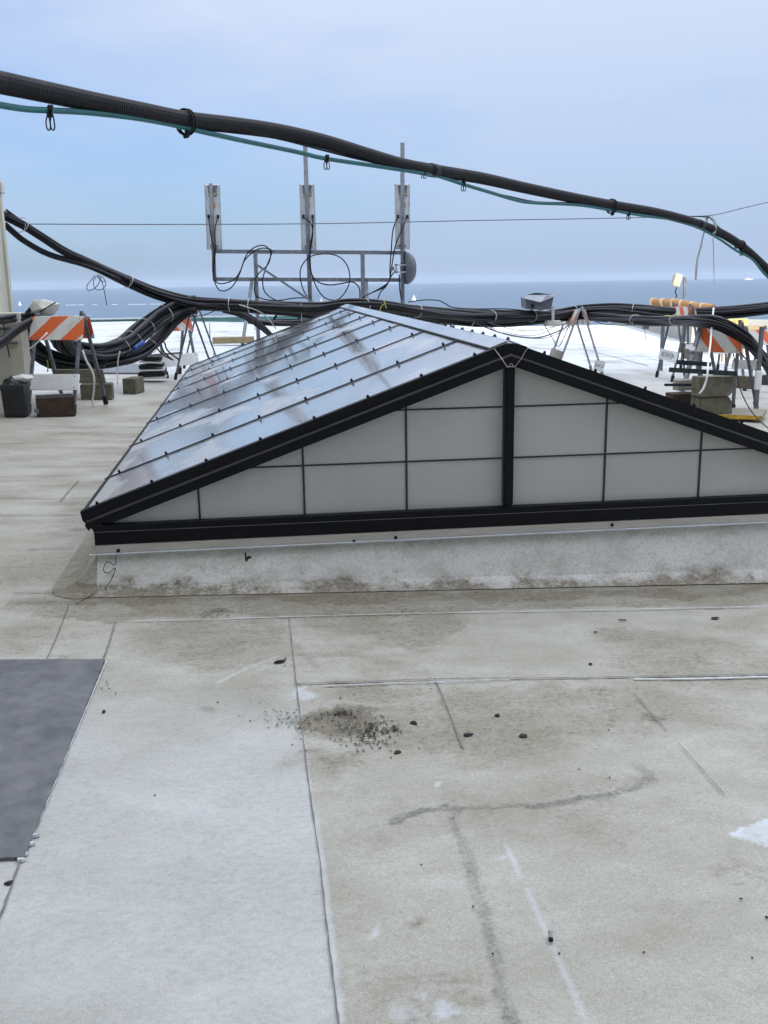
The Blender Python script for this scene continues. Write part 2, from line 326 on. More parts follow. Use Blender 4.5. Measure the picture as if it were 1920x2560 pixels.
def stain_fields(X,Y):
    wx=X+(fbm(X,Y,4,11,6)-.5)*.34; wy=Y+(fbm(X,Y,4,31,6)-.5)*.30
    n1=fbm(X,Y,5,51); n2=fbm(X,Y,16,71)
    r=np.zeros_like(X); g=np.zeros_like(X); b=np.zeros_like(X)
    def blob(cx,cy,rx,ry,amt,ch,soft=.5):
        q=G(cx*K,cy*K); e=G((cx+rx)*K,cy*K); f=G(cx*K,(cy-ry)*K)
        ax=abs(e.x-q.x)+1e-3; ay=abs(f.y-q.y)+1e-3
        d=np.hypot((wx-q.x)/ax,(wy-q.y)/ay)*(.75+.5*n2); v=amt*1.15*np.clip((1.15-d)/soft,0,1); ch[...]=np.maximum(ch,v)
    # dirt band along the foot of the kerb and the apron before it
    foot=(Y>4.35)&(Y<5.25)
    band=np.clip(1-np.abs(wy-4.86)/.24,0,1)*(X>-1.3)
    r[:]=np.maximum(r,band*(.55+.75*n1))
    apron=((wy>4.60)&(wy<5.1)&(X>-1.15)); r[:]=np.maximum(r,apron*(.45+.4*n1))
    for a in [(400,1385,150,60,.5),(520,1375,90,55,.5),(470,1425,120,40,.45),(560,1500,90,40,.3),(1180,1530,420,70,.5),(820,1500,160,40,.55),(300,1285,120,25,.8),(1250,1285,420,14,.75),(700,1290,300,16,.8),(330,1300,60,20,.75),(460,1328,30,8,1.0),(560,1430,110,30,.42),(930,1290,200,14,.55),(1400,1275,260,12,.5),(740,1590,110,70,.62),(1010,1570,330,75,.52),
              (1250,1490,120,30,.55),(1450,1540,200,45,.38),(900,1500,250,25,.4),(1404,1556,28,13,.75),(1335,1552,26,11,.6),(421,1524,17,9,.5),(690,1545,25,25,.3),(180,1130,120,30,.4),(60,1230,110,40,.45),(60,1380,90,35,.4),
              (200,1250,45,35,.75),(210,1300,40,30,.7),(150,1280,50,30,.5),(908,2003,18,12,.6),(1032,2120,20,13,.65),(1385,1525,30,14,.5),(1600,1880,60,40,.3),(1520,1560,60,14,.4),(1130,1600,120,20,.4)]: blob(*a,r,.6)
    blob(735,1560,85,34,1.0,r,.5); blob(820,1568,45,30,1.0,r,.5)
    r[:]=np.maximum(r,(X>-.9)*np.clip((Y-3.0)/.8,0,1)*np.clip((5.0-Y)/.1,0,1)*np.clip((fbm(wx,wy*1.6,1.7,871,6)-.44)*3.2,0,.62))
    r[:]=np.maximum(r,(Y<3.9)*(X>.1)*np.clip((fbm(wx,wy,2.6,881,6)-.55)*2.6,0,.4))
    # bare clean crescent just below the pile
    q=G(740*K,1610*K); d=np.hypot((wx-q.x)/.16,(wy-q.y)/.05); r*=1-.8*np.clip(1.2-d,0,1)
    # soft streaks on the left part of the roof
    lf=np.clip((-.75-X)/.3,0,1)+np.clip((Y-5.2)/.4,0,1); st=fbm(X*.6,Y*1.6,2.6,91,5); st2=fbm(X*.3,Y*4,2.5,191)
    r[:]=np.maximum(r,np.clip(lf,0,1)*np.clip((st-.42)*2.2+(st2-.5)*.2,0,.7))
    # winding water mark and the trail that runs from it toward the viewer
    for pts,w,amt in [([(848,1776),(872,1762),(905,1751),(950,1748),(980,1749),(1030,1747),(1090,1743),(1150,1741),(1200,1737),(1250,1722),(1310,1716),(1350,1706),(1380,1697)],.015,.85),
                  ([(962,1744),(992,1752)],.026,.95),([(1375,1697),(1400,1680),(1395,1665),(1375,1655)],.022,.6),([(760,1795),(800,1787),(848,1776)],.006,.35),
                  ([(978,1755),(984,1775),(992,1795)],.016,.8),([(992,1795),(1003,1830),(1020,1890),(1045,1960),(1062,2030),(1078,2090),(1095,2170),(1110,2212)],.021,.66),
                  ([(640,1395),(660,1420),(690,1450)],.02,.35),([(970,1540),(1000,1620)],.008,.45)]:
        d=sdist(X+(n1-.5)*.03,Y+(n2-.5)*.03,gp(pts)); g[:]=np.maximum(g,np.clip(amt*1.15*np.clip(2.2-1.7*d/w*(.6+.8*n1),0,1)*(.6+.7*n2),0,1))
    blob(760,2105,30,8,.5,g,.6)
    sm=np.clip((fbm(X,Y*1.3,26,611)-.47)*9,0,1)
    for a in [(735,1548,70,22,1),(780,1578,60,16,1),(825,1572,42,22,1),(640,1560,22,14,.8),(700,1560,40,18,.7),(460,1328,26,6,1)]:
        t_=np.zeros_like(X); blob(*a,t_,.7); g[:]=np.maximum(g,np.clip(t_*sm*1.3,0,1))
    g[:]=np.maximum(g,.35*np.clip(r*1.4-.35,0,1)*np.clip((fbm(X,Y,40,651)-.52)*9,0,1))
    for pts,w,amt in [([(1062,1765),(1085,1815),(1108,1855),(1130,1895)],.005,.55),([(1140,1920),(1170,1990),(1200,2050),(1235,2130),(1265,2212)],.006,.4),([(470,1475),(540,1440),(600,1418)],.008,.5),
                  ([(664,1690),(690,1850),(705,1960),(725,2120),(735,2212)],.010,.5)]:
        d=sdist(X,Y,gp(pts)); b[:]=np.maximum(b,amt*np.clip(1.5-d/w,0,1))
    poly=gp([(1567,1798),(1610,1782),(1665,1760),(1665,1832),(1612,1815)])
    ins=np.ones_like(X,bool); 
    for (ax,ay),(bx,by) in zip(poly,poly[1:]+poly[:1]): ins&=((bx-ax)*(Y+(n2-.5)*.03-ay)-(by-ay)*(X+(n1-.5)*.03-ax))<0
    b[ins]=np.clip(.55+.9*(n2-.35),.1,.95)[ins]
    for a in [(885,2172,14,24,.6),(812,2024,14,6,.45),(917,1710,8,6,.5),(1090,1850,8,8,.3),(830,2200,22,12,.3),(650,1500,14,12,.5),(905,2190,20,13,.5)]: blob(*a,b,.3)
    # cleaner left sheet in the foreground
    edge=gp([(665,1680),(690,1850),(730,2212)]); lft=(X<np.interp(Y,[edge[2][1],edge[1][1],edge[0][1]],[edge[2][0],edge[1][0],edge[0][0]]))
    b[:]=np.maximum(b,np.where(lft&(Y<3.7),.36*np.clip((3.9-Y)/.7,0,1)*np.clip(1.5-1.1*fbm(X,Y,2.2,801,5),.3,1),0))
    b[:]=np.maximum(b,.85*np.clip((Y-13)/9,0,1))  # far roof whitened with distance: its sunlit, hazy brightness put into colour
    return np.clip(r,0,1),np.clip(g,0,1),np.clip(b,0,1)
def set_stain(me,r,g,b):
    a=me.color_attributes.new('stain','FLOAT_COLOR','POINT'); arr=np.stack([r,g,b,np.ones_like(r)],-1).astype(np.float32).ravel(); a.data.foreach_set('color',arr)
# ------------------------------------------------------------------ SETTING
def grid(xs,ys,zf):
    X,Y=np.meshgrid(xs,ys); Z=zf(X,Y); nx,ny=len(xs),len(ys)
    co=np.stack([X,Y,Z],-1).reshape(-1,3).astype(np.float32)
    idx=(np.arange(ny-1)[:,None]*nx+np.arange(nx-1)[None]).ravel(); q=np.stack([idx,idx+1,idx+nx+1,idx+nx],-1).astype(np.int32)
    me=bpy.data.meshes.new('grid'); me.vertices.add(len(co)); me.vertices.foreach_set('co',co.ravel()); me.loops.add(q.size); me.loops.foreach_set('vertex_index',q.ravel())
    me.polygons.add(len(q)); me.polygons.foreach_set('loop_start',np.arange(0,q.size,4,dtype=np.int32)); me.update(calc_edges=True); me.validate()
    return me,X.ravel(),Y.ravel()
xs=np.concatenate([np.linspace(-40,-5,15),np.arange(-4.8,-2.3,.06),np.arange(-2.2,3.6,.014),np.linspace(3.7,12,60),np.linspace(12.5,45,18)])
ys=np.concatenate([np.linspace(-7,1.2,10),np.arange(1.5,5.3,.0125),np.arange(5.34,12,.05),np.linspace(12.3,42,60)])
def zf(X,Y): return -.035*np.clip(X,-4,12)+(fbm(X,Y,.8,401)-.5)*.012*((Y>1)&(Y<12))*(np.abs(Y-5)>.3)
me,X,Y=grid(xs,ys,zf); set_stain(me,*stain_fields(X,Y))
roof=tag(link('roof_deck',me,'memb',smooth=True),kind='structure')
# sea far below, out to the real horizon
bm=bmesh.new(); n=128; cv=bm.verts.new((0,0,-30)); prevr=[cv]*n
for rad in (60,300,1500,4500,9700):
    cur=[bm.verts.new((rad*math.cos(2*PI*k/n),rad*math.sin(2*PI*k/n),-30)) for k in range(n)]
    for k in range(n):
        j=(k+1)%n
        if prevr[0] is cv: bm.faces.new((cv,cur[k],cur[j]))
        else: bm.faces.new((prevr[k],cur[k],cur[j],prevr[j]))
    prevr=cur
tag(link('sea',bmfin(bm,'sea'),'sea'),kind='structure')
# host building block under the roof deck
bm=bmesh.new(); vs=[(-40,-7,-30),(45,-7,-30),(45,42,-30),(-40,42,-30),(-40,-7,-.55),(45,-7,-.55),(45,42,-.55),(-40,42,-.55)]; hexa(bm,[Vector(v) for v in vs])
tag(link('building_block',bmfin(bm,'b'),'tower'),'plain grey building body beneath the white roof deck','building')
# far parapet with teal coping
t=thing('parapet_wall','low teal parapet along the far edge of the white roof in front of the sea','parapet',(0,41.6,0))
bm=bmesh.new(); box(bm,(-11,0,.02),(60,.25,.40)); link('wall_face',bmfin(bm,'w'),'tealwall',t)
bm=bmesh.new(); box(bm,(-11,-.01,.245),(60,.36,.05),bev=.01); link('coping',bmfin(bm,'w'),mat('pale_teal_coping',(.45,.52,.52),.6),t)
# right parapet: runs from the far edge toward the viewer, then turns right
p0=Vector((17.2,46,0)); p1=G(1738,857); p1.z=0; p2=G(1935,862); p2.z=0; p2=p1+(p2-p1)*6
t=thing('parapet_wall','low grey beige parapet wall on the sunlit right side of the roof','parapet',(p1.x,p1.y,0))
def wallseg(a,b,z0,z1,w):
    bm=bmesh.new(); a=Vector((a.x-p1.x,a.y-p1.y,(z0+z1)/2)); b=Vector((b.x-p1.x,b.y-p1.y,(z0+z1)/2)); bar(bm,a,b,w,z1-z0,bev=.01); return bmfin(bm,'w')
link('wall_face',wallseg(p0,p1,-.8,.34,.25),'concwall',t); link('wall_face',wallseg(p1+Vector((.13,0,0)),p2,-.8,.30,.245),'concwall',t)
link('coping',wallseg(p0,p1,.342,.40,.33),'concwall',t)
# penthouse on the left with ribbed siding; only its far right corner shows
px_=at(30,820,13.9); PX=px_.x
t=thing('penthouse','tall beige penthouse clad in ribbed metal siding at the left edge','building',(PX,13.9,0))
def ribwall(bm,a,b,z0,z1,nrm,pitch=.09,d=.012):
    L_=(b-a).length; n=int(L_/pitch); u=(b-a).normalized(); pr=[]
    for k in range(n+1):
        for s,o in((0,0),(.35,0),(.5,d),(.85,d)):
            q=(k+s)*pitch
            if q<=L_: pr.append(a+u*q+nrm*o)
    lo=[bm.verts.new((p.x,p.y,z0)) for p in pr]; hi=[bm.verts.new((p.x,p.y,z1)) for p in pr]
    for i in range(len(pr)-1): bm.faces.new((lo[i],lo[i+1],hi[i+1],hi[i]))
bm=bmesh.new(); ribwall(bm,Vector((0,0,0)),Vector((0,-21,0)),-.3,7,Vector((1,0,0))); ribwall(bm,Vector((-12,0,0)),Vector((0,0,0)),-.3,7,Vector((0,1,0)))
link('siding',bmfin(bm,'s'),'siding',t)
bm=bmesh.new(); box(bm,(-6,-10.5,7.05),(12.4,21.4,.1)); link('roof',bmfin(bm,'s'),'siding',t)
bm=bmesh.new(); box(bm,(-.015,-.03,3.35),(.11,.11,7.3),bev=.004); link('corner_trim',bmfin(bm,'s'),'siding',t)
bm=bmesh.new(); box(bm,(-.01,-.03,2.85),(.17,.17,.14),bev=.01); link('bracket',bmfin(bm,'s'),'dirtywhite',t)
# the tower behind the viewer whose shadow covers most of the roof
bm=bmesh.new(); XR=14.3
vs=[(-45,-30,-30),(XR,-30,-30),(XR,-7.6,-30),(-45,-7.6,-30),(-45,-30,31.5),(XR,-30,31.5),(XR,-7.6,31.5),(-45,-7.6,31.5)]; hexa(bm,[Vector(v) for v in vs])
tw=thing('tower_block','tall plain grey tower wall behind the viewer that shades the roof','building',(0,-7.6,0)); 
me=bmfin(bm,'t'); me.transform(Matrix.Translation((0,7.6,0))); link('wall',me,'tower',tw)
bm=bmesh.new()
for i in range(14):
    for j in range(7): box(bm,(-41+i*4,.02,2.5+j*3.8),(1.6,.05,1.7))
wo=link('window',bmfin(bm,'t'),mat('dark_window_glass',(.03,.04,.05),.1),tw); wo['kind']='stuff'
# sea air: even haze in one closed box round everything
bm=bmesh.new(); hexa(bm,[Vector((x*9900,y*9900,z)) for z in(-31,33) for x,y in((-1,-1),(1,-1),(1,1),(-1,1))])
hm=bpy.data.materials.new('sea_haze'); hm.use_nodes=True; hn=hm.node_tree.nodes; hn.remove(hn['Principled BSDF']); pv=hn.new('ShaderNodeVolumePrincipled'); pv.inputs['Color'].default_value=(.50,.61,.79,1); pv.inputs['Density'].default_value=5e-5; pv.inputs['Anisotropy'].default_value=0
hm.node_tree.links.new(pv.outputs[0],hn['Material Output'].inputs['Volume']); tag(link('haze',bmfin(bm,'haze'),hm),kind='stuff')
# ------------------------------------------------------------------ roof sheets' seams, mat
def ribbon(pts,w,dz,m,name='roof_seam',jit=.0,h=.0):
    P=[G(x*K,y*K) for x,y in pts]; P=smoothpath([Vector((p.x,p.y,0)) for p in P],.03)
    bm=bmesh.new(); prev=None
    for i,p in enumerate(P):
        d=(P[min(i+1,len(P)-1)]-P[max(i-1,0)]).normalized(); s=Vector((-d.y,d.x,0)); ww=w*(.55+.9*random.random())/2 if jit else w/2
        o=s*(random.random()-.5)*jit; z=gz(p.x)+dz
        cur=[bm.verts.new((p.x+o.x+s.x*ww,p.y+o.y+s.y*ww,z)),bm.verts.new((p.x+o.x-s.x*ww,p.y+o.y-s.y*ww,z))]
        if prev: bm.faces.new((prev[0],prev[1],cur[1],cur[0]))
        prev=cur
    o=link(name,bmfin(bm,name),m); tag(o,kind='structure'); return o
Dz=.0075
ribbon([(624,1335),(632,1405),(640,1480),(655,1600),(665,1680),(680,1790),(690,1850),(700,1950),(715,2080),(732,2225)],.0045,Dz,'seam',jit=.002)
ribbon([(640,1480),(720,1477),(800,1475),(940,1470),(1100,1468),(1250,1467),(1400,1464),(1670,1459)],.009,Dz,'seam',jit=.003)
ribbon([(700,1485),(800,1481),(940,1476),(1100,1472)],.006,Dz+.001,'lip',jit=.004)
ribbon([(1370,1470),(1500,1469),(1670,1465)],.011,Dz+.001,'lip',jit=.002)
ribbon([(245,1345),(400,1342),(624,1335),(880,1328),(1200,1322),(1670,1312)],.006,Dz,'lip',jit=.003)
ribbon([(250,1344),(238,1385),(222,1430),(176,1540),(130,1650),(60,1820),(0,1990),(-60,2140)],.006,Dz,'seam',jit=.003)
ribbon([(230,1432),(184,1541),(138,1650),(68,1820)],.004,Dz+.001,'lip',jit=.002)
ribbon([(150,1305),(128,1365),(100,1430)],.005,Dz,'seam',jit=.002)
ribbon([(120,1305),(200,1306),(330,1305)],.003,Dz,'seam',jit=.002)
ribbon([(940,1470),(970,1540),(1000,1620)],.005,Dz,'seam',jit=.004)
ribbon([(1370,1500),(1400,1535),(1440,1580)],.004,Dz,'seam',jit=.003); ribbon([(1465,1608),(1520,1670),(1565,1720)],.003,Dz,'seam',jit=.002)
ribbon([(230,1302),(450,1300),(700,1297),(1100,1295),(1400,1290),(1670,1284)],.0018,Dz,'seam',jit=.003)
ribbon([(522,1302),(522,1330)],.003,Dz,'seam')
for a in [[(30,1283),(130,1281)],[(60,1188),(160,1186)],[(0,1078),(110,1079),(200,1078)],[(40,1009),(180,1009),(240,1007)],[(0,959),(90,958)],[(240,1000),(285,1000)],[(0,1115),(100,1115),(180,1113)],[(150,1145),(200,1144)],[(220,947),(310,944)],[(90,1030),(200,1028)],[(130,1085),(160,1050),(170,1040)],
          [(1130,1085/1.0),(1131,1084)]][:-1]: ribbon(a,.009,.0085,'seam',jit=.004)
# seams on the far right sheet
for a in [[(1400,775),(1500,792),(1560,800)],[(1250,752),(1340,775),(1400,790)],[(1600,842),(1659,850)],[(1530,790),(1600,800)],[(190,820),(370,818)]]: ribbon(a,.03,.006,'seam',jit=.01)
# dark grey mat
mc=[G(x*K,y*K) for x,y in [(-150,1431),(227,1430),(52,1860),(-150,1868)]]
bm=bmesh.new(); n_=60; top=[]
def lerp(a,b,t): return a+(b-a)*t
vv={}
for i in range(n_+1):
    for j in range(n_+1):
        u=i/n_; v=j/n_; p=lerp(lerp(mc[0],mc[1],u),lerp(mc[3],mc[2],u),v); e=(random.random()-.5)*.004*(i in(0,n_) or j in(0,n_))
        vv[i,j]=bm.verts.new((p.x+e,p.y+e,gz(p.x)+.014))
for i in range(n_):
    for j in range(n_): bm.faces.new((vv[i,j],vv[i,j+1],vv[i+1,j+1],vv[i+1,j]))
ex=bmesh.ops.extrude_face_region(bm,geom=bm.faces[:])
for v in [q for q in ex['geom'] if isinstance(q,bmesh.types.BMVert)]: v.co.z-=.009
tag(link('roof_mat',bmfin(bm,'m'),'rubberm'),'dark grey granular roofing mat lying on the white roof at lower left','mat')
# ------------------------------------------------------------------ SKYLIGHT
XL,XC,YF=-.9345,1.3452,5.1068; XRR=2*XC-XL; HW=XC-XL; ZE,ZR=.451,1.2692; SP=1.22; A0=.8987; B0=1.0531
YB=[YF+A0+SP*i for i in range(7)]; YE=YB[-1]+B0; slope=(ZR-ZE)/HW; ang=math.atan(slope); CO=math.cos(ang); SN=math.sin(ang)
sk=thing('skylight','long gabled rooflight with black frame, shiny ribbed roof and pale translucent gable','skylight',(XC,YF,0))
def sl(bm_or_name,*a): pass
def skl(name,bm,m,parent=sk,smooth=False):
    me=bmfin(bm,name); me.transform(Matrix.Translation((-XC,-YF,0))); return link(name,me,m,parent,smooth)
def spt(side,u,y,h=0): # point on slope: u metres down from the ridge, h above the surface
    return Vector((XC+side*(u*CO+h*SN),y,ZR-u*SN+h*CO))
SL=HW/CO
for side in(-1,1):
    ys_=[YF+.012]+YB+[YE]
    for a,b in zip(ys_,ys_[1:]):
        bm=bmesh.new(); prism(bm,[spt(side,.05,a,-.004),spt(side,SL-.012,a,-.004),spt(side,SL-.012,a,-.03),spt(side,.05,a,-.03)],(0,b-a-.004,0)); skl('roof_panel',bm,'roofglass')
    for y in YB:
        bm=bmesh.new(); a,b=spt(side,.06,y,.001),spt(side,SL+.012,y,.001); bar(bm,a,b,.012,.008,up=Vector((side*SN,0,CO)),bev=.003); bt=skl('batten',bm,'bar')
        if side<0:
            for k in range(8):
                bm=bmesh.new(); c=spt(side,.2+k*.305,y,.012); up=Vector((side*SN,0,CO)); tube(bm,[c-up*.006,c+up*.005],.0085,8); tube(bm,[c+up*.005,c+up*.010],.005,6)
                s_o=skl('screw',bm,'black',None); s_o.parent=bt
    bm=bmesh.new(); prism(bm,[spt(side,SL-.02,YF,.0),spt(side,SL+.004,YF,.0),spt(side,SL+.004,YF,-.09),spt(side,SL-.02,YF,-.09)],(0,YE-YF,0)); skl('eave_edge',bm,'black')
    bm=bmesh.new(); 
    prism(bm,[spt(side,SL-.10,YF+.02,-.032),spt(side,SL-.021,YF+.02,-.032),(XC+side*(HW-.06),YF+.02,.27),(XC+side*(HW-.12),YF+.02,.27)],(0,YE-YF-.03,0)); skl('side_beam',bm,'black')
    # rake: upper fascia, ledge coloured lighter as if catching light, lower fascia   (front and rear)
    for y0,dy,sg in((YF,.05,-1),(YE-.05,.05,1)):
        yf=y0 if sg<0 else y0
        bm=bmesh.new(); prism(bm,[spt(side,.0 if 0 else .09,y0-.004,.004),spt(side,SL+.006,y0-.004,.004),spt(side,SL-.004,y0-.004,-.052),spt(side,.09,y0-.004,-.052)],(0,dy,0)); rk=skl('rake_beam',bm,'black')
        if sg<0:
            bm=bmesh.new(); prism(bm,[spt(side,.09,y0-.014,-.052),spt(side,SL-.002,y0-.014,-.052),spt(side,SL-.006,y0-.010,-.062),spt(side,.09,y0-.010,-.062)],(0,dy,0)); skl('rake_ledge',bm,'ledge')
            bm=bmesh.new(); prism(bm,[spt(side,.06,y0-.010,-.0625),spt(side,SL-.03,y0-.010,-.0625),spt(side,SL-.12,y0-.010,-.112),spt(side,.06,y0-.010,-.112)],(0,dy,0)); skl('rake_trim',bm,'black')
            for k in range(8):
                bm=bmesh.new(); c=spt(side,.2+k*.305,y0+.02,.01); up=Vector((side*SN,0,CO)); tube(bm,[c-up*.006,c+up*.005],.0085,8); tube(bm,[c+up*.005,c+up*.010],.005,6)
                s_o=skl('screw',bm,'black',None); s_o.parent=rk
# apex piece of the rake, with pale sealant joints
bm=bmesh.new(); y0=YF
ap=[spt(-1,.092,y0-.006,.008),spt(-1,.03,y0-.006,.006),spt(1,.03,y0-.006,.006),spt(1,.092,y0-.006,.008),spt(1,.092,y0-.006,-.054),Vector((XC,y0-.006,ZR-.058)),spt(-1,.092,y0-.006,-.054)]
prism(bm,ap,(0,.05,0)); skl('apex_cap',bm,'black')
bm=bmesh.new(); prism(bm,[spt(-1,.092,y0-.016,-.052),Vector((XC,y0-.016,ZR-.056)),spt(1,.092,y0-.016,-.052),spt(1,.092,y0-.012,-.064),Vector((XC,y0-.012,ZR-.069)),spt(-1,.092,y0-.012,-.064)],(0,.05,0)); skl('apex_ledge',bm,'ledge')
bm=bmesh.new(); prism(bm,[spt(-1,.075,y0-.012,-.0645),Vector((XC,y0-.012,ZR-.0695)),spt(1,.075,y0-.012,-.0645),spt(1,.055,y0-.012,-.115),Vector((XC,y0-.012,ZR-.112)),spt(-1,.055,y0-.012,-.115)],(0,.05,0)); skl('apex_trim',bm,'black')
for s,rb in((-1,.0028),(1,.0014)):
    bm=bmesh.new(); tube(bm,smoothpath([spt(s,.096,y0-.008,.006),spt(s,.085,y0-.012,-.03),spt(s,.078,y0-.02,-.058),spt(s,.062,y0-.016,-.112)],.01),rb,6)
    if s<0: tube(bm,[spt(s,.08,y0-.02,-.056),spt(s,.074,y0-.02,-.064)],.006,6)
    skl('sealant_bead',bm,'flash')
bm=bmesh.new(); tube(bm,smoothpath([spt(-1,.062,y0-.016,-.112),spt(-1,.03,y0-.016,-.118),Vector((XC,y0-.016,ZR-.108)),spt(1,.03,y0-.016,-.118),spt(1,.062,y0-.016,-.112)],.01),.0018,6); skl('sealant_bead',bm,'flash')
# ridge cap, screws along its far side
for side in(-1,1):
    bm=bmesh.new(); prism(bm,[spt(side,0,YF+.046,.012),spt(side,.105,YF+.046,.010),spt(side,.105,YF+.046,.003),spt(side,0,YF+.046,.003)],(0,YE-YF-.05,0)); rc=skl('ridge_cap',bm,'roofglass')
    bm=bmesh.new(); bar(bm,spt(side,.108,YF+.05,.004),spt(side,.108,YE-.01,.004),.006,.008); skl('ridge_joint',bm,'bar')
    if side>0:
        for k in range(30):
            bm=bmesh.new(); c=spt(1,.045,YF+.25+k*.305,.02); up=Vector((SN,0,CO)); tube(bm,[c-up*.01,c+up*.004],.012,8); tube(bm,[c+up*.004,c+up*.012],.007,6); s_o=skl('screw',bm,'black',None); s_o.parent=rc
# gable wall
ZB0,ZB1=.27,.3755
yp=YF+.045
bm=bmesh.new(); lim=lambda u:spt(u,0,0)
zt=lambda x: ZR-.10-abs(x-XC)*slope
xa=XC-(ZR-.10-ZB1)/slope; xb=2*XC-xa
for a,b in((xa,XC-.02),(XC+.02,xb)):
    if a==xa: prism(bm,[(xa,yp,ZB1-.01),(XC-.02,yp,ZB1-.01),(XC-.02,yp,zt(XC-.02))],(0,.03,0))
    else: prism(bm,[(XC+.02,yp,ZB1-.01),(xb,yp,ZB1-.01),(XC+.02,yp,zt(XC+.02))],(0,.03,0))
skl('gable_panel',bm,'panel')
bm=bmesh.new(); prism(bm,[(xa,YE-.03,ZB1),(xb,YE-.03,ZB1),(XC,YE-.03,zt(XC))],(0,.02,0)); skl('gable_panel',bm,'panel')
for k in(-3,-2,-1,1,2,3):
    x=XC+k*.5594; bm=bmesh.new(); box(bm,(x,yp-.002,(ZB1+zt(x))/2),(.011,.008,zt(x)-ZB1+.02)); skl('glazing_bar',bm,'bar')
for z in(.643,.925):
    h=(ZR-.10-z)/slope
    for a,b in((XC-h-.02,XC-.03),(XC+.03,XC+h+.02)):
        bm=bmesh.new(); box(bm,((a+b)/2,yp-.001,z),(b-a,.008,.009)); skl('glazing_bar',bm,'bar')
bm=bmesh.new(); box(bm,(XC,YF+.022,(ZB1+ZR-.10)/2),(.046,.06,ZR-.12-ZB1),bev=.003); skl('centre_post',bm,'black')
for x in(XC-.026,XC+.026): bm=bmesh.new(); box(bm,(x,YF+.03,(ZB1+ZR-.11)/2),(.004,.045,ZR-.14-ZB1)); skl('post_edge',bm,'bar')
# base beam + small upper lip
bm=bmesh.new(); box(bm,(XC,YF+.03,(ZB0+ZB1)/2-.0),(2*HW-.11,.08,ZB1-ZB0),bev=.003); skl('base_beam',bm,'black')
bm=bmesh.new(); box(bm,(XC,YF-.014,ZB0+.071),(2*HW-.112,.006,.003)); skl('beam_groove',bm,'ledge')
bm=bmesh.new(); box(bm,(XC,YE-.05,(ZB0+ZB1)/2),(2*HW-.11,.08,ZB1-ZB0)); skl('base_beam',bm,'black')
# broken corner piece at the left eave
bm=bmesh.new()
prism(bm,[(XL-.006,YF-.008,ZE+.002),(XL+.10,YF-.008,ZE+.03),(XL+.10,YF-.008,.37),(XL+.055,YF-.008,.352),(XL+.04,YF-.008,.362),(XL+.03,YF-.008,.349),(XL+.012,YF-.008,.375),(XL+.016,YF-.008,.39),(XL+.002,YF-.008,.405)],(0,.06,0)); skl('corner_piece',bm,'black')
# flashing strip below the beam with a white drip edge and screws
fz0=.226
bm=bmesh.new(); box(bm,(XC,YF-.004,(fz0+ZB0)/2),(2*HW-.12,.02,ZB0-fz0-.004)); fl=skl('flashing',bm,'flash')
bm=bmesh.new(); bar(bm,(XL+.025,YF-.022,fz0-.004),(XC+HW-.06,YF-.022,fz0-.004),.018,.007,bev=.002); skl('drip_edge',bm,'lip')
for px,py in[(296,1376),(885,1353),(989,1343),(1530,1312)]:
    p=at(px,py,YF-.016); bm=bmesh.new(); tube(bm,[p,p+Vector((0,-.008,0))],.009,10); tube(bm,[p+Vector((0,-.008,0)),p+Vector((0,-.013,0))],.005,6); skl('screw',bm,'black',None).parent=fl
# membrane-wrapped kerb, dirt on it
cx0,cx1=XL+.06,XC+HW-.06
prof=[(fz0+.055,YF-.001),(.20,YF-.006),(.13,YF-.035),(.075,YF-.065),(.04,YF-.085),(.015,YF-.12),(.004,YF-.165)]
us=np.arange(cx0,cx1,.014); vs_=[]; faces=[]
PR=[]; 
for (z0,y0),(z1,y1) in zip(prof,prof[1:]):
    for k in range(8): t=k/8; PR.append((z0+(z1-z0)*t,y0+(y1-y0)*t))
PR.append(prof[-1])
nu=len(us); co=[]; st=[]
for i,(z,y) in enumerate(PR):
    for x in us:
        gzx=gz(x); zz=gzx+(z if i>6 else z)* (1.0) ; zz= z+gzx*(1-min(1,max(0,z/.2))) if True else zz
        co.append((x,y,zz)); 
co=np.array(co); n3=fbm(co[:,0],co[:,2]*1.5,7,301); n4=fbm(co[:,0],co[:,2],30,331)
hgt=co[:,2]-np.array([gz(x) for x in co[:,0]])
dr=np.clip((.075-hgt+(n3-.5)*.16)/.06,0,1)*(.5+.7*n4); dr=np.maximum(dr,np.clip((.04-hgt)/.03,0,1)*(.55+.3*n3))
px=co[:,0]; dr=np.maximum(dr,np.clip(1-np.abs(px-(-.25))/.18,0,1)*np.clip(1-np.abs(hgt-.11)/.03,0,1)*.7*n4*1.4)
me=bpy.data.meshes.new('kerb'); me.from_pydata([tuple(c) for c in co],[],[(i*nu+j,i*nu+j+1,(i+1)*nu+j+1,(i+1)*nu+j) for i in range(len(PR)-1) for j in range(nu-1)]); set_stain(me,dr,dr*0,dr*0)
me.transform(Matrix.Translation((-XC,-YF,0))); link('kerb',me,'kmemb_lit',sk,True)
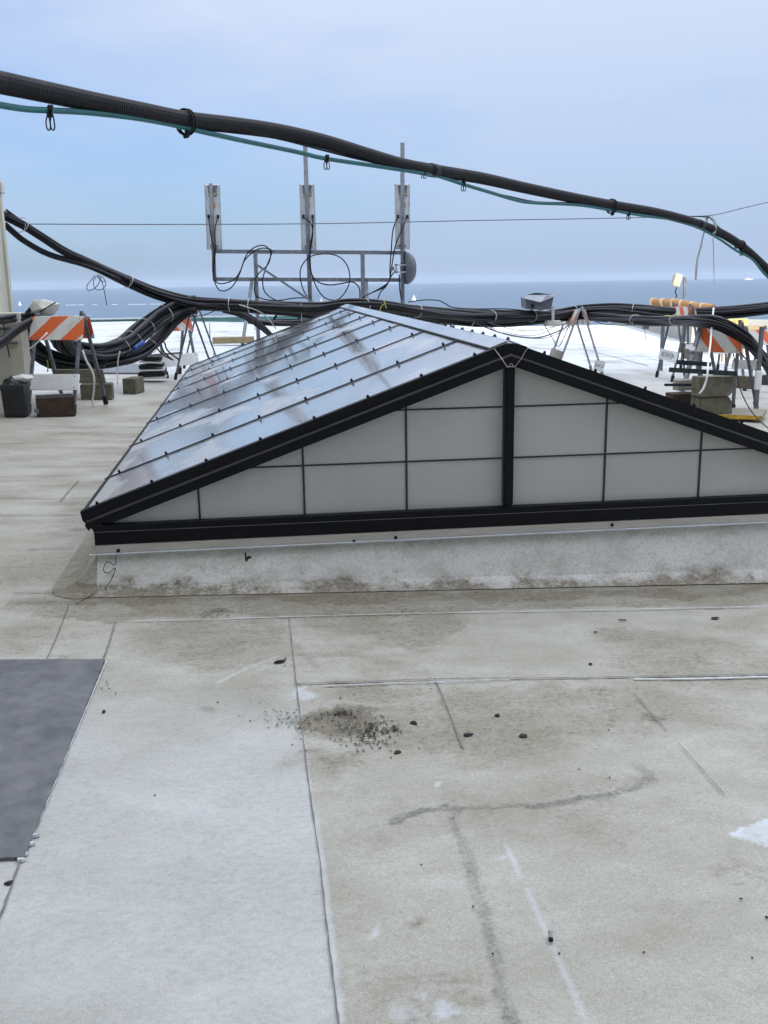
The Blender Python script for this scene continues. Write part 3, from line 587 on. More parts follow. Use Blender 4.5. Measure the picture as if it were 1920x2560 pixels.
for sx_c,cxx in((-1,cx0),(1,cx1)):
    co=[]; drt=[]; A_=[k/8*PI/2 for k in range(9)]; nz_=len(PR)
    cols=[(YF,a_) for a_ in A_]+[(y_,PI/2) for y_ in np.arange(YF+.1,YE,.12)]+[(YE,PI/2)]
    for yy_,a_ in cols:
        for z,y in PR:
            d_=(YF-y)*(1+.5*math.sin(a_)); x_=cxx+sx_c*d_*math.sin(a_); yv=yy_-(d_*math.cos(a_) if a_<PI/2 else 0); zv=z+gz(x_)*(1-min(1,max(0,z/.2)))
            co.append((x_-XC,yv-YF,zv)); drt.append(min(1,.32+.4*(z<.06)+.25*(a_<1.5)*(z<.14)))
    me=bpy.data.meshes.new('kerb'); me.from_pydata(co,[],[(i*nz_+j,i*nz_+j+1,(i+1)*nz_+j+1,(i+1)*nz_+j) for i in range(len(cols)-1) for j in range(nz_-1)]); drt=np.array(drt); set_stain(me,drt,drt*0,drt*0); link('kerb',me,'memb',sk,True)
bm=bmesh.new(); box(bm,(XC,YE-.0,.13),(2*HW-.13,.02,.3)); skl('kerb',bm,'flash')
# torn black scrap stuck on the kerb face
p=at(618,1395,YF-.05); bm=bmesh.new()
prism(bm,[p+Vector(q) for q in((-.012,0,.03),(-.004,0,.034),(-.003,0,.008),(.012,0,.012),(.024,0,.004),(.016,0,-.006),(.006,0,-.004),(-.002,0,-.022),(-.012,0,-.012))],(0,-.003,0)); tag(link('tar_scrap',bmfin(bm,'t'),'chip'),'torn black scrap stuck to the white kerb below the rooflight','scrap')
# wire hanging at the left kerb corner, ending in a small round plate on the roof
w=[at(x,y,YF-.055) for x,y in[(290,1388),(288,1412),(268,1405),(258,1425),(270,1433),(288,1420)]]
w2=[at(x,y,YF-.12) for x,y in[(284,1436),(275,1455),(264,1468)]]
g1=[G(x,y,.012) for x,y in[(262,1478),(215,1470),(222,1458),(262,1462)]]; g2=[G(x,y,.012) for x,y in[(240,1480),(225,1490),(190,1510)]]
tag(tube_obj('loose_wire',w+w2+[G(262,1478,.012),G(222,1472,.012),G(232,1460,.012),G(262,1466,.012),G(258,1478,.012)]+g2,.0022,'cable',step=.01,n=6),'thin black wire looping down the left kerb corner onto the roof','wire')
# ------------------------------------------------------------------ TRAFFIC BARRICADES
def barricade(fl,fr,H,label,pm='str_r',spread=.55,facing=1,ph=.30,lb=True,txt=None,boards=(1,1),rear_panel=True,topgap=.07,lbz=.27,lbmat='white',group='traffic barricades propping the cables',legm='galvd',rake=0,lw=.038):
    fl=Vector(fl); fr=Vector(fr); w=(Vector((fr.x,fr.y,0))-Vector((fl.x,fl.y,0))).length; d=(fr-fl); rz=math.atan2(d.y,d.x); mid=(fl+fr)/2
    t=thing('traffic_barricade',label,'barricade',mid,rz,group)
    hw=w/2-.03; iy=.02; sy=spread; za=(fl.z-mid.z); 
    fz=lambda x: 0
    def legtop(s): return Vector((s*hw,sy/2-.02,H))
    for row in(0,1):
        for s in(-1,1):
            bm=bmesh.new(); foot=Vector((s*hw,0 if row==0 else sy,.03)); top=Vector((s*hw,(sy/2 if not rake else .06)+(-.018 if row==0 else .018),H-(0 if row==0 else .03)))
            bar(bm,foot,top,lw,.030,up=Vector((0,1,0))); lg=link('leg',bmfin(bm,'leg'),legm,t)
            bm=bmesh.new(); bar(bm,foot+Vector((0,0,-.03)),foot+(top-foot).normalized()*.09,.055,.05,bev=.008,up=Vector((0,1,0))); link('foot',bmfin(bm,'foot'),'rubber',lg)
            for q in(.35,.62): 
                bm=bmesh.new(); c=foot.lerp(top,q); box(bm,c+Vector((0,-.02 if row==0 else .02,0)),(.012,.012,.012)); link('bolt',bmfin(bm,'b'),'galvw',lg)
    # panels lie on the legs
    for row in(0,1):
        if row==1 and not rear_panel: continue
        f=Vector((0,0 if row==0 else sy,.03)); tp=Vector((0,(sy/2 if not rake else .06)+(-.018 if row==0 else .018),H)); ax=(tp-f).normalized(); nrm=Vector((0,-ax.z,ax.y)) if row==0 else Vector((0,ax.z,-ax.y))
        def board(z0,h,m,name,ww=w+.05):
            c=tp-ax*(z0+h/2)+nrm*.026
            me_b=bmesh.new(); box(me_b,(0,0,0),(ww,.016,h),bev=.004); me=bmfin(me_b,name); o=link(name,me,m,t)
            rot=Matrix((Vector((1,0,0)),-nrm,ax)).transposed(); o.matrix_local=Matrix.Translation(c)@rot.to_4x4(); return o
        pn=board(topgap,ph,pm,'panel')
        pb=bmesh.new()
        for sx in(-1,1):
            for sz in(-1,1): box(pb,(sx*(w/2-.03),-.011,sz*(ph/2-.035)),(.018,.006,.018),bev=.003)
        link('bolt',bmfin(pb,'b'),'galvw',pn)
        if boards[row]:
            lo=board(H-lbz-.10,.20,lbmat if row==0 else 'wood','lower_board')
            pb=bmesh.new()
            for sx in(-1,1):
                for sz in(-1,1): box(pb,(sx*(w/2-.03),-.011,sz*.07),(.018,.006,.018),bev=.003)
            link('bolt',bmfin(pb,'b'),'galvw',lo)
            if txt and row==0:
                text_obj(txt,.11,'text',lo,Matrix.Translation((0,-.0095,0))@Matrix.Rotation(R(90),4,'X'))
                bm=bmesh.new()
                for a,b in(((-.25,0,.06),(.25,0,.06)),((-.25,0,-.06),(.25,0,-.06)),((-.25,0,-.06),(-.25,0,.06)),((.25,0,-.06),(.25,0,.06))): bar(bm,Vector(a)+Vector((0,-.0095,0)),Vector(b)+Vector((0,-.0095,0)),.006,.002)
                link('lettering_border',bmfin(bm,'lb'),'text',lo)
    return t
GR='traffic barricades propping the cables'
barricade(G(65,1032),G(190,1037),1.20,'orange striped barricade beside the black bin, brown block between its feet',pm='str_r',spread=.95,lbz=.30)
barricade(G(414,946),G(498,940),1.13,'striped barricade half hidden behind the sagging cables, left of the bare steel legs',pm=stripes('orange_stripes_dull',-1,(.55,.10,.03),off=.03,grime=.3),spread=.5)
barricade(G(438,950),G(457,925)+Vector((.0,.35,0)),1.22,'end-on barricade whose steel legs straddle the left corner of the rooflight',spread=-.66,pm='wood',ph=.12,rear_panel=False,boards=(0,1),legm='galvd')
q=at(1012,800,17.5); barricade((q.x-.34,17.35,gz(q.x)),(q.x+.30,17.6,gz(q.x)),1.22,'barricade peeking over the rooflight ridge below the cables',pm='str_f',spread=.6)
q=at(1110,805,18.5); barricade((q.x-.25,18.2,gz(q.x)),(q.x+.30,18.5,gz(q.x)),1.10,'plain grey board barricade just right of the one peeking over the ridge',pm='wood',ph=.16,spread=.6,rear_panel=False)
lone=barricade(G(1508,940),G(1478,929),1.30,'end-on barricade standing alone under the grey metal box and cables',pm='str_fade',spread=.92,lbz=.32,legm='galvw',boards=(0,1),lw=.062)
q=at(1498,915,17.9); bm=bmesh.new(); box(bm,(0,0,0),(.19,.016,.20),Matrix.Rotation(R(14),3,'Y'),bev=.02); o=link('placard',bmfin(bm,'p'),'white',lone); o.matrix_world=Matrix.Translation(q)
text_obj('DECO',.065,'text',o,Matrix.Translation((0,-.0095,0))@Matrix.Rotation(R(14),4,'Y')@Matrix.Rotation(R(90),4,'X'))
q=at(1704,965,12.5); q2_=at(1757,797,13.0); t=thing('prop_pole','loose weathered steel pole leaning left beside the big striped barricade','pole',q); bm=bmesh.new(); bar(bm,Vector((0,0,-.14)),q2_-q,.05,.05); link('pole_tube',bmfin(bm,'l'),'galvd',t); bm=bmesh.new(); bar(bm,(q2_-q)*.5,(q2_-q)*.56,.064,.064); link('sleeve',bmfin(bm,'l'),'galvw',t)
q1=G(1681,955); q2=G(1640,943); barricade(q2,q1,1.38,'barricade with dark lettering on its tilted lower board',pm='str_f',spread=.55,txt='DECORATION',lbz=.42,legm='galvd')
barricade(G(1716,930),G(1818,932),1.30,'upright barricade behind the concrete blocks with a blank white lower board',pm='str_f',spread=.5,lbz=.45)
b7=barricade(G(1737,1022),G(1836,1034),1.24,'large tilted orange striped barricade beside the stacked concrete blocks',pm='str_f',spread=.62,ph=.34,boards=(0,1),topgap=.10,rake=True)
q=at(1905,820,15.5); barricade((q.x-.30,15.4,gz(q.x)),(q.x+.34,15.6,gz(q.x)),1.05,'striped barricade at the far right edge below the cables',pm='str_f',spread=.55,ph=.26,boards=(0,0))
# ------------------------------------------------------------------ blocks, boards, bin, tray
def cmu(name,label,pxl,pxr,hz,dep,m,rz=None,z=0,grp='concrete ballast blocks'):
    a=G(*pxl); b=G(*pxr); d=b-a; w=d.length; mid=(a+b)/2; r=math.atan2(d.y,d.x) if rz is None else rz
    t=thing(name,label,'concrete block',(mid.x,mid.y,gz(mid.x)+z),r,grp)
    bm=bmesh.new(); box(bm,(0,dep/2,hz/2),(w,dep,hz),bev=.012)
    for v in bm.verts: v.co+=Vector((random.uniform(-1,1),random.uniform(-1,1),random.uniform(-1,1)))*.004
    link('block_body',bmfin(bm,'b'),m,t); return t,w
t,w=cmu('concrete_block','dark brown block between the feet of the left barricade',(93,1043),(190,1041),.235,.2,'blockb')
bm=bmesh.new(); bar(bm,(-w/2,.06,.245),(w/2-.02,.06,.245),.04,.035); bar(bm,(-w/2,-.02,.08),(-w/2,.05,.08),.05,.05); link('steel_strap',bmfin(bm,'s'),'galvd',t)
t,w=cmu('concrete_block','olive block behind the right leg of the left barricade',(203,1000),(282,1000),.215,.22,'block'); bm=bmesh.new(); box(bm,(.08,.08,.225),(.03,.02,.04)); link('steel_lug',bmfin(bm,'s'),'rubber',t)
a=G(307,986); cmu('concrete_block','dark square block standing alone left of the rooflight roof',(307,986),(341,986),.225,.36,'block',rz=R(-14))
# stack beside the big striped barricade
bb=[G(1715,1045),G(1893,1058)]; mid=(bb[0]+bb[1])/2; r=math.atan2((bb[1]-bb[0]).y,(bb[1]-bb[0]).x); W_=(bb[1]-bb[0]).length; YB_=mid
t=thing('wooden_board','wooden board with a yellow painted edge lying under the concrete blocks','board',(mid.x,mid.y,gz(mid.x)),r)
bm=bmesh.new(); box(bm,(-.2,.36,.055),(W_+.5,.72,.05),bev=.004); link('board_top',bmfin(bm,'b'),'wood',t)
bm=bmesh.new(); box(bm,(-.2,-.004,.055),(W_+.51,.006,.052)); link('painted_edge',bmfin(bm,'b'),'yellow',t)
bm=bmesh.new(); box(bm,(-.2,.2,.012),(W_-.2,.3,.024)); link('bearer',bmfin(bm,'b'),'wood',t)
def placed(name,label,px,py,Y,sz,m,rz,cat,z0,grp=None,notch=False,extra=None):
    q=at(px,py,Y); t=thing(name,label,cat,(q.x,Y,z0),rz,grp); bm=bmesh.new()
    if notch:
        w,d,h=sz; n_=.09
        prism(bm,[(-w/2,0,0),(w/2,0,0),(w/2,0,h*.62),(w/2-.06,0,h),(-w/2,0,h)] if notch==2 else [(-w/2,0,0),(w/2-.06,0,0),(w/2,0,h*.28),(w/2,0,h),(-w/2,0,h)],(0,d,0))
        bmesh.ops.bevel(bm,geom=bm.edges[:],offset=.01,segments=2,affect='EDGES')
    else: box(bm,(0,sz[1]/2,sz[2]/2),sz,bev=.012)
    link('block_body',bmfin(bm,'b'),m,t); return t
g0=gz(6.0)+.082
placed('concrete_block','lower concrete block of the stack on the yellow edged board',1792,1010,11.75,(.46,.25,.225),'block',R(6),'concrete block',g0,'concrete ballast blocks',2)
placed('concrete_block','upper concrete block, topmost of the stack by the striped barricade',1795,950,11.72,(.47,.24,.25),'block',R(4),'concrete block',g0+.232,'concrete ballast blocks',1)
placed('concrete_block','brown block on the board left of the block stack',1713,1000,12.1,(.34,.22,.24),'blockb',R(5),'concrete block',g0+.0,'concrete ballast blocks')
placed('concrete_block','pale block behind the steel strut and left of the topmost block',1722,945,12.25,(.28,.16,.14),'blockl',R(5),'concrete block',g0+.258,'concrete ballast blocks')
def strut(label,a,b,Y,h):
    p=at(*a,Y); q=at(*b,Y); mid=(p+q)/2; t=thing('steel_strut',label,'strut',mid,0,'dark green steel struts on the blocks'); bm=bmesh.new()
    u=(q-p)/2; 
    for s in(-1,1): bar(bm,-u+Vector((0,s*.018,0)),u+Vector((0,s*.018,0)),.004,h)
    bar(bm,-u+Vector((0,0,-h/2)),u+Vector((0,0,-h/2)),.04,.004)
    link('channel',bmfin(bm,'c'),'green',t); 
    for k in range(9): bm=bmesh.new(); c=(-u).lerp(u,(k+.5)/9); box(bm,c+Vector((0,-.021,0)),(.02,.003,h*.4)); link('slot',bmfin(bm,'c'),'rubber',t)
strut('upper short dark green steel strut lying across the barricade legs',(1692,905),(1776,911),12.2,.055)
strut('long dark green steel strut resting on the topmost concrete block',(1674,924),(1842,934),11.7,.055)
strut('thin dark steel strut lying on the brown block',(1662,962),(1750,962),12.0,.028)
# post at right of the stack with white sleeve
q=G(1852,1030); t=thing('steel_post','perforated steel post with a white wrapped sleeve standing on the yellow edged board','post',(q.x+.02,12.25,gz(q.x)))
bm=bmesh.new(); box(bm,(0,0,.62),(.05,.04,1.1),bev=.004); link('post_tube',bmfin(bm,'p'),'galvd',t)
bm=bmesh.new(); box(bm,(.0,-.003,.47),(.085,.055,.26),bev=.02); link('sleeve',bmfin(bm,'p'),'white',t)
bm=bmesh.new(); box(bm,(.16,.65,.62),(.42,.012,.13),Matrix.Rotation(R(4),3,'Y')); link('white_board',bmfin(bm,'p'),'white',t)
# black bin
a=G(10,1045); b=G(66,1044); t=thing('black_bin','black plastic bin with crumpled liner at the foot of the penthouse','bin',((a.x+b.x)/2,(a.y+b.y)/2+.15,gz(a.x)))
w=(b-a).length; bm=bmesh.new(); prof_=[]
def frustum(bm,w0,d0,w1,d1,z0,z1): hexa(bm,[Vector(v) for v in((-w0/2,-d0/2,z0),(w0/2,-d0/2,z0),(w0/2,d0/2,z0),(-w0/2,d0/2,z0),(-w1/2,-d1/2,z1),(w1/2,-d1/2,z1),(w1/2,d1/2,z1),(-w1/2,d1/2,z1))],.012)
frustum(bm,w*.97,.3,w*1.05,.36,0,.36); link('bin_body',bmfin(bm,'b'),'bin',t)
bm=bmesh.new(); frustum(bm,w*1.12,.4,w*1.12,.4,.33,.385); link('rim',bmfin(bm,'b'),'bin',t)
bm=bmesh.new(); bmesh.ops.create_icosphere(bm,subdivisions=3,radius=.19)
for v in bm.verts: nn=random.uniform(.86,1.14); v.co=Vector((v.co.x*nn*.72,v.co.y*nn*.9,max(-.02,v.co.z*nn*.5)+.37))
link('liner',bmfin(bm,'b'),'bin',t)
bm=bmesh.new(); bmesh.ops.create_icosphere(bm,subdivisions=2,radius=.11)
for v in bm.verts: nn=random.uniform(.8,1.15); v.co=Vector((v.co.x*nn*1.1+.09,v.co.y*nn,v.co.z*nn*.45+.44))
tag(link('plastic_bag',bmfin(bm,'b'),'dirtywhite'),'crumpled pale plastic bag lying on the black bin','bag').location=t.location
# steel cabinet below the siding with two struts
a=at(56,865,13.0); t=thing('steel_cabinet','beige metal cabinet with two dark straps against the penthouse corner','cabinet',(a.x-.4,13.0,gz(a.x)))
bm=bmesh.new(); box(bm,(0,.2,.68),(.8,.4,.98),bev=.01); link('cabinet_body',bmfin(bm,'c'),'siding',t)
for z,l_ in((.98,.12),(.80,.05)):
    bm=bmesh.new(); bar(bm,(.0,-.02,z),(.4-l_,-.02,z),.03,.032); link('strap',bmfin(bm,'c'),'galvd',t)
bm=bmesh.new(); tube(bm,[Vector((.20,-.045,1.12)),Vector((.24,-.045,.62))],.008,6); link('latch_rod',bmfin(bm,'c'),'rubber',t)
# grey tray on the roof under the cables
a,b,c,d=[G(x,y,.03) for x,y in((243,931),(388,932),(405,912),(270,905))]; bm=bmesh.new(); 
mid=(a+b+c+d)/4; prism(bm,[p-mid for p in(a,b,c,d)],(0,0,-.028)); t=thing('drip_tray','flat grey sheet lying on the roof under the sagging cables','sheet',mid); link('sheet_body',bmfin(bm,'t'),'galvd',t)
# louvred slats behind
q=at(378,895,16.3); t=thing('folded_barricade','folded barricade of black and white boards lying under the sagging cables','barricade',(q.x,16.3,gz(q.x)))
for k,m in enumerate(('dirtywhite','rubber','white','rubber','white','rubber')):
    bm=bmesh.new(); box(bm,(.0,.0,.07+k*.062),(.44-.02*k,.35,.03 if m!='rubber' else .055),Matrix.Rotation(R(random.uniform(-4,4)),3,'Y'),bev=.004); link('board',bmfin(bm,'b'),m,t)
# white plastic hood sitting on the cables
hc=at(100,775,13.2); t=thing('plastic_hood','upturned white plastic hood with rusty top lying on the cables left of the striped barricade','hood',hc)
def P_(x,y,dy=0): return at(x,y,13.2+dy)-hc
bm=bmesh.new(); top=[P_(84,750),P_(102,748),P_(133,756),P_(143,760),P_(139,770),P_(128,788),P_(113,799),P_(98,797),P_(88,785),P_(70,783),P_(60,786),P_(72,768)]
ar=[bm.verts.new(p) for p in top]; br=[bm.verts.new(p*.92+Vector((0,.30,0))) for p in top]; cf=bm.verts.new(P_(104,772,-.09)); cb=bm.verts.new(Vector((0,.34,0)))
for i in range(len(ar)): j=(i+1)%len(ar); bm.faces.new((ar[i],ar[j],cf)); bm.faces.new((ar[i],br[i],br[j],ar[j])); bm.faces.new((br[j],br[i],cb))
me=bmfin(bm,'h'); o=link('hood_shell',me,'dirtywhite',t); md=o.modifiers.new('b','BEVEL'); md.width=.012; md.segments=2; md.limit_method='ANGLE'
tube_obj('rim_strip',[P_(60,786,-.03),P_(88,784,-.10),P_(105,777,-.12),P_(122,766,-.09),P_(139,756,-.03)],.008,'rubber',t,step=.03)
bm=bmesh.new(); box(bm,P_(99,788,-.06),(.055,.02,.035),Matrix.Rotation(R(-25),3,'Y')); link('slot',bmfin(bm,'s'),'rubber',t)
bm=bmesh.new(); prism(bm,[P_(61,782,-.05),P_(73,768,-.05),P_(78,776,-.06),P_(74,783,-.06)],(0,.02,0)); link('dark_gusset',bmfin(bm,'s'),'rubber',t)
# ------------------------------------------------------------------ CABLES
def offs_path(path,ox,oz):
    out=[]
    for i,p in enumerate(path):
        d=(path[min(i+1,len(path)-1)]-path[max(i-1,0)]).normalized(); s=d.cross(Vector((0,0,1))); s=s.normalized() if s.length>.1 else Vector((0,1,0)); u=s.cross(d)
        out.append(p+s*ox(i)+u*oz(i))
    return out
def bundle(name,label,pts,n,rad,crad,seed=1,taper=0,ties=(),spread_ends=0,oz_scale=1.0,group=None):
    rn=random.Random(seed); P=[at(*p) for p in pts]; base=P[0].copy(); path=smoothpath([p-base for p in P],.10); N_=len(path)
    t=thing(name,label,'cable bundle',base,0,group)
    for k in range(n):
        a0=2*PI*k/n+rn.random(); rr_=rad*math.sqrt(rn.uniform(.15,1)); tw=rn.uniform(-1.2,1.2); ph=rn.random()*6; cr_=crad*rn.uniform(.65,1.25)
        f=lambda i,a0=a0,rr_=rr_,tw=tw,ph=ph: (a0+tw*i/N_*2+.5*math.sin(i*.12+ph), rr_*(1+.34*math.sin(i*.09+ph*2))*(1+spread_ends*abs(i/N_-.5)*2)*(1 if not taper else .35+.65*min(1,i/(N_*taper))))
        pp=offs_path(path,lambda i:math.cos(f(i)[0])*f(i)[1],lambda i:math.sin(f(i)[0])*f(i)[1]*oz_scale)
        bm=bmesh.new(); tube(bm,pp,cr_,8); link('cable',bmfin(bm,'cable'),'cable' if rn.random()<.65 else 'cable2',t,True)
    for q in ties:
        i=int(q*(N_-1)); p=path[i]; d=(path[min(i+1,N_-1)]-path[max(i-1,0)]); bm=bmesh.new(); rp=ring_pts(p,d,rad*1.05+crad,20,ell=oz_scale); rp[0]=rp[-1]
        tube(bm,rp,.0055,5,False); tube(bm,smoothpath([rp[3],rp[3]+Vector((.02,-.02,.05)),rp[3]+Vector((.035,-.03,.09))],.02),.004,5); link('cable_tie',bmfin(bm,'t'),'tie',t)
    return t
bundle('cable_bundle','black cable bundle sloping down from the penthouse to the left barricades',[(10,540,14.2),(54,562,14.4),(105,594,14.7),(160,628,15.0),(223,657,15.3),(301,694,15.7),(352,717,15.9),(392,733,16),(452,750,16.1),(500,757,16.2),(560,760,16.2),(640,764,16.1),(720,770,16.0),(800,774,15.8),(868,766,15.5),(930,766,15.6),(983,770,15.8),(1082,781,16.2),(1181,790,16.8),(1281,791,17.5),(1380,787,18.2),(1449,777,18.4),(1530,773,18.2),(1599,776,18),(1711,782,17.4),(1823,779,17),(1935,768,16.8)],17,.10,.028,3,taper=.22,ties=(.02,.14,.24,.26,.40,.47,.60,.68,.76,.84),oz_scale=.8)
bundle('cable_bundle','thin strands leaving the penthouse below the main bundle',[(14,560,14.2),(54,596,14.4),(105,627,14.7),(140,641,14.9),(169,649,15.0),(223,665,15.2),(300,700,15.5)],5,.035,.024,9)
bundle('cable_bundle','short stub cables beside the penthouse edge above the bundle',[(12,528,14.2),(50,556,14.4),(62,570,14.5),(95,590,14.6)],2,.03,.02,19)
bundle('cable_bundle','broad flat spread of cables lying across the barricades in the middle',[(490,764,16.3),(560,768,16.5),(640,772,16.6),(720,776,16.6),(800,782,16.5),(880,776,16.3),(960,784,16.5),(1040,792,16.7),(1120,796,17),(1200,803,17.3),(1290,803,17.8),(1380,795,18.3),(1449,790,18.7),(1520,794,18.6)],11,.085,.026,5,ties=(.3,.6),oz_scale=.8)
bundle('cable_bundle','cable bundle curving down to the roof at the right edge',[(1449,792,18.5),(1530,795,17.6),(1600,800,16.3),(1677,800,14.8),(1754,801,12.7),(1793,806,12.35),(1831,824,12.3),(1870,852,12.4),(1905,893,12.8),(1925,925,13.2),(1935,955,13.6)],12,.08,.023,8,ties=(.25,.5),oz_scale=.8)
bundle('cable_bundle','thick cable bundle sagging from the left barricades down toward the roof',[(492,764,16.2),(450,767,16.2),(414,784,16.0),(376,808,15.8),(343,836,15.5),(320,858,15.3),(289,874,15.0),(246,884,14.7),(205,880,14.4),(165,868,14.1),(150,845,13.9),(150,820,13.8)],15,.13,.030,12,ties=(.18,.33,.42,.52),oz_scale=.85)
bundle('cable_bundle','lower cable bundle sagging under the thick one, with blue tape on it',[(468,776,16.3),(428,806,16.2),(398,840,16.0),(364,872,15.6),(330,892,15.3),(280,902,15.0),(230,905,14.7),(180,902,14.4),(120,885,14.2),(80,860,14.1),(60,830,14.0),(66,808,13.9)],12,.10,.029,22,ties=(.3,.6),oz_scale=.85)
t=bundle('cable_bundle','pair of cables making the lowest loop near the roof on the left',[(270,905,14.7),(220,917,14.5),(165,924,14.4),(120,916,14.3),(85,897,14.2),(60,872,14.1),(50,845,14.0),(58,822,13.9)],2,.03,.038,23)
bundle('cable_bundle','cables arching from the left edge over the cabinet to the barricade',[(-40,882,11.6),(0,855,12.0),(30,829,12.3),(60,810,12.6),(95,799,12.9),(135,803,13.2),(158,826,13.5),(172,860,13.9),(190,885,14.1),(230,897,14.5)],5,.055,.034,31,oz_scale=.8)
bundle('cable_bundle','flat grey cables entering at the left edge under the plastic hood',[(-40,805,12.4),(0,800,12.7),(35,794,13.0),(70,792,13.2),(100,795,13.4),(135,803,13.6),(155,830,13.8)],3,.035,.025,33)
bundle('cable_bundle','cables dropping behind the rooflight from the centre barricade line',[(560,770,16.6),(600,782,16.8),(640,805,17),(672,832,17.2),(700,862,17.4)],4,.05,.03,41)
bundle('cable_bundle','low cables passing behind the ladder rails under the main bundle',[(620,800,17.2),(680,806,17.2),(740,806,17.2),(800,800,17.1),(850,790,17)],3,.03,.028,43)
tube_obj('blue_tape',[at(335,872,15.0),at(345,865,15.05),at(360,855,15.1)],.035,'bluetape'); tag(bpy.data.objects['blue_tape'],'scrap of blue tape wrapped on the sagging cables','tape')
for k,(a,b) in enumerate([((618,808),(632,772)),((700,806),(675,776)),((752,806),(765,778))]):
    pass
# ladder tray under the bundle, behind the ridge
t=thing('cable_tray','black ladder cable tray under the cables behind the rooflight','cable tray',at(700,800,17.6))
b0=t.location.copy()
for a,b in(((640,803),(880,797)),((650,781),(880,777))): bm=bmesh.new(); bar(bm,at(*a,17.6)-b0,at(*b,17.6)-b0,.05,.05); link('rail',bmfin(bm,'r'),'cable',t)
for a,b in(((682,803),(696,780)),((752,803),(738,780)),((780,800),(768,780)),((820,799),(806,779))): bm=bmesh.new(); bar(bm,at(*a,17.6)-b0,at(*b,17.6)-b0,.05,.04); link('rung',bmfin(bm,'r'),'cable',t)
# loose thin wires
def wire(label,pts,r=.006,m='cable',name='thin_wire',cat='wire',group='loose thin wires on the cables'):
    o=tube_obj(name,[at(*p) for p in pts],r,m,n=6,step=.04); return tag(o,label,cat,group)
wire('steel wire strung across the sky in front of the antennas',[(66,560,14.4),(400,561,14.6),(800,559,14.9),(1200,551,15.2),(1500,546,15.4),(1700,541,15.5),(1780,538,15.5),(1850,522,15.6),(1940,501,15.8)],.0075,'galvd',group=None)
wire('coiled grey wire dangling below the left bundle',[(238,688,15.3),(228,700,15.3),(217,715,15.3),(222,727,15.3),(240,718,15.3),(250,700,15.3),(243,690,15.3),(233,705,15.3),(240,724,15.3),(258,722,15.3),(265,706,15.3),(255,693,15.3),(243,686,15.3),(248,697,15.3),(258,705,15.3),(262,700,15.3),(250,690,15.3),(258,715,15.3),(263,740,15.3),(266,758,15.3),(266,763,15.3)],.006,'cable2')
for i,(p,l) in enumerate([([(1200,806,17),(1260,835,17),(1330,846,17),(1380,840,17.5),(1442,808,18.2)],'lowest sagging wire between cables and lone barricade'),
    ([(1190,808,17),(1240,828,17),(1300,842,17.2),(1350,843,17.6),(1400,826,18),(1440,802,18.3)],'thick sagging wire between cables and lone barricade'),
    ([(1195,805,17),(1250,826,17),(1310,839,17.2),(1350,835,17.4),(1385,818,17.8)],'middle sagging wire left of the lone barricade'),
    ([(1222,808,17),(1290,825,17.2),(1345,825,17.6),(1390,815,17.9),(1435,803,18.2)],'uppermost sagging wire left of the lone barricade'),
    ([(1358,808,18),(1378,840,18),(1393,865,18),(1400,863,18),(1412,838,18),(1424,812,18.1)],'wire hanging in a V left of the lone barricade')]): wire(l,p,[.007,.013,.006,.006,.008][i],'galvd')
wire('wire sagging right of the lone barricade',[(1480,800,18.4),(1510,810,18.2),(1560,813,17.8),(1620,810,17.2),(1660,801,16.5)],.008)
wire('white hanging cord in front of the big striped barricade',[(1784,770,12.6),(1780,810,12.4),(1776,860,12.1),(1771,900,11.6),(1769,930,11.4),(1766,950,11.4),(1758,972,11.4),(1748,984,11.4)],.012,'white',name='white_cord',cat='cord',group=None)
wire('black cord running from the right post down over the roof',[(1815,830,12.9),(1832,880,12.8),(1842,930,12.6),(1848,965,12.4),(1862,1000,12.0),(1880,1030,11.4),(1910,1062,10.8),(1950,1090,10.2)],.008)
wire('taut black cord slanting behind the big striped barricade',[(1815,832,13),(1850,880,13.1),(1880,915,13.2),(1898,937,13.3)],.010)
wire('lime green rope tied around the cables at right',[(1652,800,15.8),(1652,795,15.6),(1668,790,15.5),(1685,792,15.4),(1693,783,15.4),(1690,790,15.4)],.014,'rope',name='green_rope',cat='rope',group=None)
wire('lime green tie looped on the cables by the ridge',[(950,782,15.4),(952,768,15.4),(962,760,15.4),(966,772,15.4),(960,750,15.4)],.009,'rope',name='green_rope',cat='rope',group=None)
wire('pale cord hanging from the sagging bundle to the roof',[(300,878,14.6),(295,900,14.6),(294,930,14.6),(294,960,14.5)],.010,'tie',name='pale_cord',cat='cord',group=None)
wire('white cord hanging on the rear leg of the left barricade',[(206,875,12.6),(215,900,12.6),(233,935,12.7),(235,970,12.8),(231,1005,12.9),(236,1018,12.9)],.014,'white',name='white_cord',cat='cord',group=None)
wire('pale cord slanting across the left striped panel',[(55,882,12),(80,868,12),(100,850,12),(118,832,12.1)],.009,'tie',name='pale_cord',cat='cord',group=None)
wire('grey wire crossing left of the centre barricade legs',[(395,720,16),(420,760,16),(440,785,16.2),(500,790,16.3),(570,762,16.2)],.007,'cable2')
wire('white wire draping over the centre cables',[(598,762,16),(640,775,16),(665,790,16),(680,808,16),(690,822,16)],.010,'tie')
wire('thin wire hanging from the cables beside the steel legs',[(524,808,17),(526,850,17),(535,882,17),(530,897,17)],.007,'galvd')
wire('loose black wire looping above the bundle right of the ridge',[(1020,755,16.5),(1060,750,16.6),(1095,751,16.7),(1115,760,16.8),(1130,768,16.9),(1180,772,17),(1260,772,17.3),(1310,776,17.6)],.010)
wire('thin wire under the cables at right',[(1605,808,17),(1612,830,17),(1616,865,17)],.005,'galvd')
wire('black wire ends dangling on the cable tray',[(640,800,16.5),(638,815,16.5),(637,826,16.5)],.007)
wire('yellow green cord between the left barricade legs',[(118,900,13),(120,915,13),(119,930,13)],.008,'rope',name='green_rope',cat='rope',group=None)
